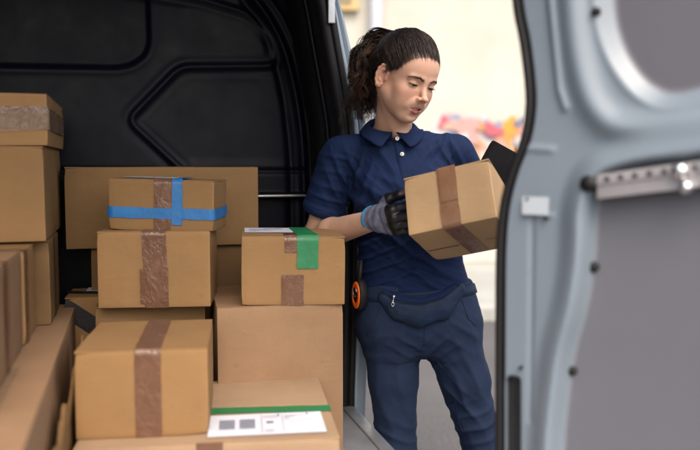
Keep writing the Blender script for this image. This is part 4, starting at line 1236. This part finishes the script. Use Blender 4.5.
# --- trousers
def trousers():
    f = Field((-.02, 1.98, .07), (.53, 2.40, .99), .0038)
    pel = [(ZZ(281), PR(417), 2.19, .161, .108, tw), (ZZ(296), PR(418), 2.19, .170, .114, tw), (ZZ(318), PR(419.5), 2.195, .172, .120, tw), (ZZ(334), PR(420), 2.195, .163, .112, tw), (ZZ(343), PR(420), 2.195, .146, .100, tw), (ZZ(348), PR(420), 2.195, .120, .080, tw)]
    f.u(loft(pel, 2.3), 0)
    for hp, kn, an, s in ((hipR, knR, anR, -1), (hipL, knL, anL, 1)):
        h2 = hp+np.array([0, 0, -.02]); md = hp+(kn-hp)*.45
        f.u(cap(h2, md, .087, .0670), .05); f.u(cap(md, kn, .0685, .054), .02)
        f.u(cap(kn, an+[0, 0, .0], .054, .046), .03)
        f.u(ell(hp+np.array([s*.0, .05, -.02]), (.082, .075, .09)), .04)
    f.u(ell(W(424, 338, 2.16), (.020, .06, .035)), .03)
    v, fa = f.extract(); v = smooth_mesh(v, fa, 3); n = normals(v, fa)
    d = np.zeros(len(v)); cr = W(425, 342, 2.1)
    for (px, py, dr, wl, am, ext, sd0) in (
        (408, 346, (.55, 0, 1), .036, .0040, (.05, .3, .035), 21), (438, 352, (-.75, 0, .9), .036, .0050, (.06, .3, .05), 22), (398, 385, (1, 0, .15), .070, .0045, (.08, .3, .16), 23),
        (468, 385, (.85, 0, .45), .055, .0050, (.07, .3, .16), 24), (395, 440, (.35, 0, 1), .045, .0040, (.09, .3, .05), 25), (482, 430, (-.5, 0, 1), .050, .0055, (.09, .3, .07), 26),
        (376, 345, (-.5, 0, 1), .06, .0035, (.05, .3, .06), 29), (462, 330, (.6, 0, 1), .05, .0045, (.05, .3, .06), 33), (450, 400, (.6, 0, .9), .045, .0045, (.05, .3, .06), 34)):
        d += ripple(v, W(px, py, 2.1), dr, wl*.9, am*.68, ext, sd0, 1.2)
    d += ripple(v, anR+np.array([0, 0, .06]), (0, .1, 1), .03, .006, (.1, .3, .06), 27)+ripple(v, anL+np.array([0, 0, .06]), (0, .1, 1), .03, .006, (.1, .3, .06), 28)
    d += .0028*vnoise(v, 10, 30, 3)+.0013*vnoise(v, 42, 31, 2)
    v = v+n*d[:, None]
    return v, fa, mesh('trousers', v, fa, TROUS, person)
tv_, tf_, trous = trousers()
tb = bvh_of(tv_, tf_)
def seam(bvh, pix, r, name, m, parent, off=.0004):
    P = []
    for i in range(len(pix)-1):
        for t in np.linspace(0, 1, 10, endpoint=(i == len(pix)-2)): P.append(cast(bvh, *(np.array(pix[i])*(1-t)+np.array(pix[i+1])*t), off))
    P = [p for p in P if p is not None]
    mb = MB(); mb.tube(P, r, 6); return mb.build(name, m, parent, True)
seam(tb, [(382, 300), (377, 318), (367, 336)], .0018, 'pocket_seam', TROUS, trous)
seam(tb, [(462, 300), (468, 318), (476, 326)], .0018, 'pocket_seam', TROUS, trous)
seam(tb, [(425, 325), (424, 345)], .0016, 'fly_seam', TROUS, trous)
seam(tb, [(427, 352), (437, 378), (447, 405), (455, 440)], .0014, 'inner_seam', TROUS, trous)

# --- shoes
for an, yw, s in ((anR, R(-8), -1), (anL, R(14), 1)):
    M = np.array(Matrix.Rotation(yw, 3, 'Z')); f = Field(an-[.13, .26, .098], an+[.13, .14, .08], .004)
    g = lambda x, y, z: an*[1, 1, 0]+M@np.array([x, y, z])
    f.u(cap(g(0, .03, .05), g(0, -.10, .038), .042, .036), 0); f.u(ell(g(0, -.135, .034), (.044, .065, .032), M), .03); f.u(cap(g(0, .02, .06), g(0, .03, .12), .042, .044), .02)
    f.u(cap(g(0, .035, .03), g(0, .0, .03), .038, .038), .02)
    f.cut([0, 0, .008], (0, 0, -1)); v, fa = f.extract(); sh_ = mesh('shoe', smooth_mesh(v, fa, 2), fa, BLACKM, person)
    mb = MB(); out = []
    for a in np.linspace(0, 2*math.pi, 40, endpoint=False):
        y = -.055+.135*math.sin(a); x = (.044-.008*math.sin(a))*math.cos(a); out.append((x, y))
    vs = [g(x, y, z) for z in (.001, .022) for x, y in out]; n = 40
    mb.add(vs, [tuple(reversed(range(n))), tuple(range(n, 2*n))]+[(i, (i+1) % n, n+(i+1) % n, n+i) for i in range(n)]); mb.build('sole', RUBBER, sh_, True)

# --- gloved hands
def hand(wr, d, t, n, curls, thumb, name_seed=0, scale=1.04, spread=1.0):
    """wr wrist, d to the knuckles, t to the thumb side, n palm normal"""
    d = np.asarray(d, float); d /= np.linalg.norm(d); n = np.asarray(n, float); n -= d*(n@d); n /= np.linalg.norm(n)
    tt = np.asarray(t, float); t = np.cross(n, d); t = t if t@tt > 0 else -t
    P = lambda a, b, c: wr+(d*a+t*b+n*c)*scale
    caps = []; lo = []; segs = []
    kn = [(.086, .029, .000), (.090, .010, -.004), (.085, -.009, -.002), (.077, -.026, .003)]
    L = [(.041, .025, .020), (.045, .028, .021), (.041, .026, .020), (.033, .020, .018)]
    for (a, b, c), b0 in zip(kn, (.018, .006, -.006, -.017)):
        caps.append((P(.0, b0, 0), P(a, b, c), .0165*scale, .0125*scale, 'p'))
    caps.append((P(.03, .0, .008), P(.065, .0, .009), .019*scale, .017*scale, 'p'))
    for i in range(4):
        p = P(*kn[i]); ang = 0; sp = R((8, 2, -4, -10)[i])*spread; r = (.0103, .0107, .0102, .0092)[i]*scale
        for k in range(3):
            ang += R(curls[i][k]); dirn = (d*math.cos(sp)+t*math.sin(sp))*math.cos(ang)+n*math.sin(ang)
            q = p+dirn*L[i][k]*scale; caps.append((p, q, r, r*.92, 'f')); r *= .92; p = q
    p = P(.018, .022, .008)
    for (u, v_, w), ln, r0, r1 in thumb:
        dirn = d*u+t*v_+n*w; dirn /= np.linalg.norm(dirn); q = p+dirn*ln*scale; caps.append((p, q, r0*scale, r1*scale, 't')); p = q
    A = np.array([c[0] for c in caps]+[c[1] for c in caps])
    f = Field(A.min(0)-.05, A.max(0)+.05, .0014)
    for a, b, ra, rb, ty in caps:
        if ty == 'p': f.u(cap(a, b, ra, rb), .012)
    for a, b, ra, rb, ty in caps:
        if ty != 'p': f.u(cap(a, b, ra, rb), .0045 if ty == 'f' else .009)
    f.u(cap(wr-d*.030, wr+d*.012, .0300, .0275), .012)
    f.cut(wr-d*.026, -d)
    v, fa = f.extract(); v = smooth_mesh(v, fa, 2); nn = normals(v, fa)
    q = v-wr; a = q@d/scale; b_ = q@t/scale; c = q@n/scale
    v = v+nn*(.0009*np.sin(a*230+3*vnoise(v, 25, 2))*(a < .06)+.0008*vnoise(v, 60, 3)+.0012*np.abs(vnoise(v, 28, 8, 2)))[:, None]
    k = sstep(a+c*1.1+.010*vnoise(v, 30, 5, 2), .050, .060); k = np.maximum(k, sstep(c, .010, .014)*(a > .02))
    col = np.array([.14, .15, .21])*(1+.75*vnoise(v, 60, 6, 3))[:, None]*(1-k[:, None])+np.array([.008, .008, .010])*k[:, None]
    g = mesh('glove', v, fa, GLOVE, person, cols=col)
    x = t*1.0; y = n; ring = [wr-d*.026+(x*math.cos(s_)+y*math.sin(s_))*.0303 for s_ in np.linspace(0, 2*math.pi, 33)]
    mb = MB(); mb.tube(ring, .0026, 8, False); mb.tube([p_+d*.004 for p_ in ring], .0024, 8, False); mb.build('glove_cuff', CYAN, g, True)
    return g
# held parcel pose (solved from the photograph's corner positions)
BPO = (-.449, -.398, -.249); BC = np.array([.272, 1.90, 1.160]); BW, BH, BD = .210, .147, .213
BM = rot3(*BPO)
held = Box(BC+BM@np.array([-BW/2, -BD/2, -BH/2]), BW, BD, BH, 0); held.M = BM
lf = -BM[:, 0]                                           # outward normal of the parcel's left side
ctr = BC+BM@np.array([-BW/2, -BD/2+.035, -.022])            # where the right hand grips
wr = wrR
kd = ctr+lf*.026-wr; kd = kd/np.linalg.norm(kd)
hand(wrR, kd, BM[:, 2], -lf, [(38, 12, 8), (34, 14, 10), (32, 16, 10), (34, 20, 12)],
     [((.72, .62, .35), .040, .0150, .0125), ((.85, .15, .6), .032, .0122, .0108), ((.75, -.1, .75), .026, .0106, .0090)])
hand(wrL, W(503, 186, 2.06)-wrL, (-.2, -.9, .3), (-1, -.15, .1), [(40, 35, 20), (44, 38, 22), (48, 40, 24), (52, 40, 26)],
     [((.5, .75, .25), .040, .0150, .0125), ((.8, .4, .5), .032, .0122, .0108), ((.8, .1, .6), .026, .0106, .0090)])

# --- the parcel she holds
r_ = empty('cardboard_box', BC+BM@np.array([0, 0, -BH/2]), 'small sealed box held by the woman, with brown tape over its middle', 'cardboard box')
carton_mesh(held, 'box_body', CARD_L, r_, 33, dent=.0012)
w = BW
tape(held, r_, [(w*.50, 0, BH), (w*.50, 0, 0), (w*.56, BD*.95, 0)], .045, (1, 0, 0), TAPE_LIGHT, seed=21, off=.0015)
tape(held, r_, [(w*.52, 0, BH), (w*.51, 0, BH*.42)], .042, (1, 0, 0), TAPE_LIGHT, seed=22, off=.003)
tape(held, r_, [(w*.50, BD, BH), (w*.50, 0, BH)], .045, (1, 0, 0), TAPE_LIGHT, seed=23, off=.0015)
mb = MB(); mb.v = []; q = [held.pm(x, y, -.0012) for x, y in ((.006, BD*.60), (w*.40, BD*.60), (w*.40, BD*.615), (.006, BD*.615))]
mb.add(q, [(0, 1, 2, 3)]); mb.build('flap_slit', RUBBER, r_)
q = [held.pm(x, y, -.0010) for x, y in ((w*.72, BD*.60), (w-.006, BD*.60), (w-.006, BD*.607), (w*.72, BD*.607))]
mb = MB(); mb.add(q, [(0, 1, 2, 3)]); mb.build('flap_slit', RUBBER, r_)

# --- tablet behind the parcel
tc = W(499, 168, 2.03)
TABM = polymer('tablet_black', (.004, .004, .005), .75, .3, spec=.08)
tab = empty('handheld_tablet', tc, 'black tablet in a padded case held upright between the parcel and the door', 'tablet')
TM = rot3(R(8), R(-24), R(32))
def tbox(x0, x1, y0, y1, z0, z1): 
    mb = MB(); c8 = [(x0, y0, z0), (x1, y0, z0), (x1, y1, z0), (x0, y1, z0), (x0, y0, z1), (x1, y0, z1), (x1, y1, z1), (x0, y1, z1)]
    return mb.hexa([tc+TM@np.array(p) for p in c8])
tbox(-.050, .075, -.009, .009, -.11, .062).build('padded_case', TABM, tab, bevel=.006, seg=3)
tbox(-.042, .067, -.0115, -.0092, -.10, .054).build('tablet_screen', TABM, tab, bevel=.001)
tbox(-.046, .071, .0105, .0145, -.10, .068).build('clip_plate', SILVER, tab, bevel=.0015)
tbox(-.050, .075, .016, .021, -.11, .064).build('case_cover', TABM, tab, bevel=.002)

# --- waist bag
bag = empty('waist_bag', W(424, 330, 2.07), 'navy zipped bum bag strapped around the worker\'s waist below the parcel', 'waist bag')
f = Field((.0, 1.98, .80), (.46, 2.34, 1.02), .0026)
pts = [(385, 297), (400, 307), (420, 311), (440, 306), (458, 290)]
W3 = [cast(tb, x, y, .004) for x, y in pts]
rr = [.020, .034, .040, .036, .022]
for i in range(4): f.u(cap(W3[i], W3[i+1], rr[i], rr[i+1]), .02)
v, fa = f.extract()
# flatten it against the body
nv = np.array([nearest(tb, p)[0] for p in v]); nd = v-nv; nrm = np.array([nearest(tb, p)[1] for p in v]); dep = np.einsum('ij,ij->i', nd, nrm)
v = v-nrm*(dep-np.clip(dep, -.004, 1)*.62)[:, None]
v = smooth_mesh(v, fa, 3); n = normals(v, fa); v = v+n*(.0025*vnoise(v, 20, 41, 3)+.0012*vnoise(v, 50, 3))[:, None]
bo = mesh('bag_pouch', v, fa, BAGM, bag); bb_ = bvh_of(v, fa)
band(bb_, [(384, 290), (400, 299), (422, 301), (444, 294), (459, 281)], 6.5, 'zip_flap', SHIRT, bag, .0028)
seam(bb_, [(383, 293), (400, 303), (422, 305), (444, 298), (460, 285)], .0016, 'zip', BLACKM, bag, .002)
seam(bb_, [(386, 306), (398, 318), (415, 327), (432, 326), (448, 316), (458, 302)], .0013, 'piping', BLACKM, bag, .0006)
p = cast(bb_, 394, 297, .004); q = cast(bb_, 393.3, 304, .005)
if p is not None and q is not None:
    mb = MB(); mb.tube([p+[0, -.002, .004], p+[0, -.002, -.004]], .0042, 8); mb.tube([p+[.0, -.004, -.003], q+[-.001, -.004, .003]], .0015, 8); mb.tube([q+np.array([math.cos(a)*.0035, -.004, math.sin(a)*.005]) for a in np.linspace(0, 6.28, 14)], .0011, 6, False)
    mb.build('zip_pull', SILVER, bag, True)
rows = []
for z, e in ((-.013, .0), (-.012, .004), (.012, .004), (.013, .0)):
    ring = []
    for a in np.linspace(0, 2*math.pi, 65):
        dirn = np.array([math.cos(a), math.sin(a), 0]); c = np.array([PR(418), 2.19, ZZ(291)+.006*math.cos(a)])
        h = tb.ray_cast(Vector(c+dirn*.35+[0, 0, z]), Vector(-dirn), .35); b = np.array(h[0]) if h[0] is not None else c+dirn*.165+[0, 0, z]
        h2_ = sb.ray_cast(Vector(c+dirn*.35+[0, 0, z]), Vector(-dirn), .35)
        if h2_[0] is not None and np.linalg.norm(np.array(h2_[0])-c) > np.linalg.norm(b-c): b = np.array(h2_[0])
        ring.append(b+dirn*(e+.0015))
    rows.append(ring)
A = np.array(rows)
for _ in range(4): A[:, 1:-1] = (A[:, :-2]+2*A[:, 1:-1]+A[:, 2:])/4
mesh('strap', A.reshape(-1, 3), grid_faces(4, 65), BAGM, bag)

# --- orange device clipped at her hip
hc_ = W(357.5, 295, 2.105)
tm = empty('tape_measure', hc_-[0, 0, .045], 'orange and black tape measure clipped on the woman\'s hip', 'tape measure')
ax = np.array([-.86, -.51, .0]); ax /= np.linalg.norm(ax); up_ = np.array([0, 0, 1.]); sx = np.cross(up_, ax)
def disc(c, rx, rz, t0, t1, m, name, parent, hole=0, k=40):
    mb = MB(); vs = []; prof = [(1-.12, t0), (1, t0+.15*(t1-t0)), (1, t1-.3*(t1-t0)), (.93, t1-.06*(t1-t0)), (.82, t1)]
    if hole: prof += [(hole+.03, t1), (hole, t1-.2*(t1-t0))]
    rows = [[c+ax*t+(sx*math.cos(a)*rx+up_*math.sin(a)*rz)*q for a in np.linspace(0, 2*math.pi, k+1)] for q, t in prof]
    if not hole: rows.append([c+ax*t1 for _ in range(k+1)])
    A = np.array(rows); return mesh(name, A.reshape(-1, 3), grid_faces(A.shape[0], k+1), m, parent)
disc(hc_, .026, .043, -.020, .004, BLACKM, 'device_body', tm)
sp_ = disc(hc_+ax*.004, .020, .037, -.002, .004, ORANGE, 'orange_face', tm, .55)
disc(hc_+ax*.004+up_*.009, .0135, .017, -.002, .0035, BLACKM, 'dial', tm)
mb = MB(); mb.tube([hc_+ax*.009+up_*.009+(sx*math.cos(a)*.009+up_*math.sin(a)*.012) for a in np.linspace(0, 5, 16)], .0016, 8); mb.build('dial_ring', METAL, tm, True)
mb = MB(); mb.tube([hc_+up_*.036-ax*.006, hc_+up_*.06-ax*.008, hc_+up_*.095-ax*.012], [.008, .0065, .006], 10); mb.build('belt_clip', BLACKM, tm, True)

# ------------------------------------------------------------------ OUTDOORS
def ground_mat(name, lo, hi, scale=120, rough=.9):
    m, n = mat(name); co = n.coord(); f = n.noise(scale, 4, .7, co); g = n.noise(1.3, 5, .6, co)
    c = n.ramp(f, [(.3, lo), (.72, hi)]); c = n.mix(.35, c, n.mix(1, c, n.ramp(g, [(.3, (.6,)*3), (.7, (1.35,)*3)]), 'MULTIPLY'))
    n.set(Base_Color=c, Roughness=rough, Normal=n.bump(f, .6, .004)); return m
ASPH = ground_mat('asphalt', (.055, .054, .056), (.125, .122, .124), 55)
PAVE = ground_mat('pale_paving', (.27, .28, .26), (.36, .37, .34), 30)
tag(mesh('ground', [(-400, -400, 0), (400, -400, 0), (400, 400, 0), (-400, 400, 0)], [(0, 1, 2, 3)], ASPH, smooth=False), kind='structure')
p = MB().box((-30, 6.4, .001), (30, 9.2, .12)).build('pavement', PAVE, bevel=.01); tag(p, kind='structure')
k = MB().box((-30, 6.26, .001), (30, 6.396, .125)).build('kerb', simple('kerb_stone', (.36, .36, .34), .8, 0, (60, .5, .003), .2), bevel=.012); tag(k, kind='structure')
# building across the street
WALLM, wn = mat('cream_render')
co = wn.coord(); f = wn.noise(1.2, 6, .65, co); g = wn.noise(60, 4, .6, co)
wn.set(Base_Color=wn.ramp(f, [(.3, (.40, .385, .335)), (.7, (.49, .475, .42))]), Roughness=.9, Normal=wn.bump(g, .4, .004))
bld = empty('street_building', (0, 9.2, 0), 'pale cream rendered building across the street with a painted base', 'building')
MB().box((-1.15, 9.2, .115), (14, 13, 4.2)).build('wall', WALLM, bld, bevel=.02)
# graffiti band
GR, gn_ = mat('graffiti_paint')
co = gn_.coord(); v1 = gn_.n('ShaderNodeTexVoronoi'); v1.inputs['Scale'].default_value = 5.5
dn = gn_.n('ShaderNodeMix', data_type='VECTOR'); dn.inputs[0].default_value = .25; gn_.l(co, dn.inputs[4])
nz = gn_.n('ShaderNodeTexNoise'); nz.inputs['Scale'].default_value = 3; gn_.l(co, nz.inputs['Vector']); gn_.l(nz.outputs['Color'], dn.inputs[5]); gn_.l(dn.outputs[1], v1.inputs['Vector'])
s_ = gn_.n('ShaderNodeSeparateColor'); gn_.l(v1.outputs['Color'], s_.inputs[0])
rr_ = gn_.ramp(s_.outputs[0], [(0, (.80, .76, .66)), (.15, (.72, .20, .12)), (.28, (.82, .50, .44)), (.42, (.86, .42, .06)), (.52, (.80, .72, .68)), (.64, (.34, .40, .58)), (.75, (.72, .70, .72)), (.88, (.80, .34, .24))])
for e_ in rr_.node.color_ramp.elements: e_.color = tuple(x*.6 for x in e_.color[:3])+(1,)
rr_.node.color_ramp.interpolation = 'CONSTANT'
gn_.set(Base_Color=rr_, Roughness=.8)
xs = np.linspace(.95, 6.5, 120); top = 1.84+.05*np.sin(xs*6)+.04*np.sin(xs*17+1)+.03*np.sin(xs*37)
A = np.stack([np.stack([xs, 0*xs+9.192, 0*xs+.95+.1*np.sin(xs*5)], 1), np.stack([xs, 0*xs+9.192, top], 1)], 1)
g_ = mesh('graffiti', A.reshape(-1, 3), grid_faces(len(xs), 2), GR, bld, smooth=False)
cols = [(.75, .20, .12), (.80, .40, .16), (.30, .38, .58), (.80, .45, .42), (.78, .76, .76), (.80, .50, .40), (.22, .26, .40), (.70, .16, .20)]
mats_ = [simple('spray_paint', tuple(x*.55 for x in c), .8) for c in cols]
for k in range(110):
    cx = 1.0+rng.random()*2.6; cz = 1.0+rng.random()*.84; n = 22; r0 = .035+.085*rng.random(); ph = rng.random(4)*6
    if cx > 1.9 and rng.random() < .5: mt = mats_[rng.choice([2, 4, 6, 4])]
    else: mt = mats_[rng.choice([0, 1, 3, 4, 5, 7, 3])]
    a = np.linspace(0, 2*math.pi, n, endpoint=False); r = r0*(1+.3*np.sin(2*a+ph[0])+.22*np.sin(3*a+ph[1])+.1*np.sin(5*a+ph[2]))
    el_ = .6+.9*rng.random()
    mesh('painted_letter', [(cx+r[i]*math.cos(a[i])*el_, 9.188-.0005*k, cz+r[i]*math.sin(a[i])) for i in range(n)], [tuple(range(n-1, -1, -1))], mt, bld, smooth=False)
# neighbouring facade seen at the left, with a window and a downpipe
GLASS = simple('dark_window_glass', (.20, .16, .10), .1)
nbd = empty('neighbour_building', (-6, 9.6, 0), 'paler neighbouring house with ochre window frames left of the downpipe', 'building')
OCHRE = simple('ochre_render', (.56, .54, .46), .9, 0, (40, .3, .003), .1)
MB().box((-14, 9.6, .115), (-1.16, 13, 4.6)).build('wall', OCHRE, nbd, bevel=.02)
for x0, z0 in ((-.98+-.0, 2.75), (-3.4, 2.75), (-5.6, 2.75), (-3.4, .9), (-5.6, .9)):
    x1 = x0-.9
    fr = MB(); 
    for a, b in (((x1, z0), (x1+.08, z0+1.4)), ((x0-.08, z0), (x0, z0+1.4)), ((x1+.082, z0+1.32), (x0-.082, z0+1.4)), ((x1+.082, z0), (x0-.082, z0+.08))): fr.box((a[0], 9.55, a[1]), (b[0], 9.597, b[1]))
    if x0 > -1: continue
    o = fr.build('window', simple('ochre_frame', (.5, .36, .16), .6), nbd); MB().box((x1+.083, 9.575, z0+.083), (x0-.083, 9.598, z0+1.317)).build('pane', GLASS, o)
o = MB().box((-1.02, 9.10, 3.05), (.10, 9.196, 4.0)).build('window', simple('ochre_shutter', (.46, .33, .15), .7, 0, None, .2), bld, bevel=.01)
MB().box((-.94, 9.085, 3.13), (-.50, 9.099, 3.92)).build('pane', GLASS, o); MB().box((-.42, 9.085, 3.13), (.02, 9.099, 3.92)).build('pane', GLASS, o)
dp = MB(); dp.tube([(.30, 9.08, .13), (.30, 9.08, 4.1)], .075, 14)
for z in (1.0, 2.4, 3.8): dp.tube([(.30, 9.08, z-.03), (.30, 9.08, z+.03)], .088, 14)
tag(dp.build('drainpipe', simple('grey_pipe', (.34, .36, .40), .6), None, True, loc=(.30, 9.08, .12)), 'grey vertical downpipe fixed to the pale facade above the ponytail', 'drainpipe')

# ------------------------------------------------------------------ CAMERA, LIGHT
cam = bpy.data.cameras.new('camera'); co_ = bpy.data.objects.new('camera', cam); COL.objects.link(co_)
co_.location = (0, 0, CAMZ); co_.rotation_euler = (R(90)-PITCH, 0, 0)
cam.sensor_width = 36; cam.sensor_fit = 'HORIZONTAL'; cam.lens = F*36/700; cam.clip_end = 1500; cam.clip_start = .02
cam.dof.use_dof = True; cam.dof.focus_distance = 2.07; cam.dof.aperture_fstop = 1.6; cam.dof.aperture_blades = 9
scene.camera = co_
w = bpy.data.worlds.new('World'); scene.world = w; w.use_nodes = True; nt = w.node_tree; nt.nodes.clear()
out = nt.nodes.new('ShaderNodeOutputWorld'); bg = nt.nodes.new('ShaderNodeBackground'); sky = nt.nodes.new('ShaderNodeTexSky')
SUN_EL, SUN_AZ = R(50), R(164)     # azimuth from +Y, clockwise seen from above
sky.sky_type = 'NISHITA'; sky.sun_disc = False; sky.sun_elevation = SUN_EL; sky.sun_rotation = SUN_AZ; sky.dust_density = 7.0; sky.air_density = 1.0; sky.ozone_density = 1.0
bg.inputs['Strength'].default_value = .15
nt.links.new(sky.outputs[0], bg.inputs[0]); nt.links.new(bg.outputs[0], out.inputs[0])
sl = bpy.data.lights.new('sun', 'SUN'); sl.energy = .8; sl.angle = R(100); sl.color = (1, .95, .88)
so = bpy.data.objects.new('sun', sl); COL.objects.link(so); so.location = (-4, -5, 8)
sd = Vector((math.sin(SUN_AZ)*math.cos(SUN_EL), math.cos(SUN_AZ)*math.cos(SUN_EL), math.sin(SUN_EL)))
so.rotation_euler = sd.to_track_quat('Z', 'Y').to_euler()
scene.view_settings.view_transform = 'Standard'; scene.view_settings.look = 'None'; scene.view_settings.gamma = 1
scene.view_settings.exposure = 1.15
scene.view_settings.use_curve_mapping = False
scene.render.engine = 'CYCLES'
scene.cycles.use_denoising = True
try: scene.cycles.denoiser = 'OPENIMAGEDENOISE'
except Exception: pass
scene.cycles.max_bounces = 8; scene.cycles.diffuse_bounces = 4; scene.cycles.sample_clamp_indirect = 6
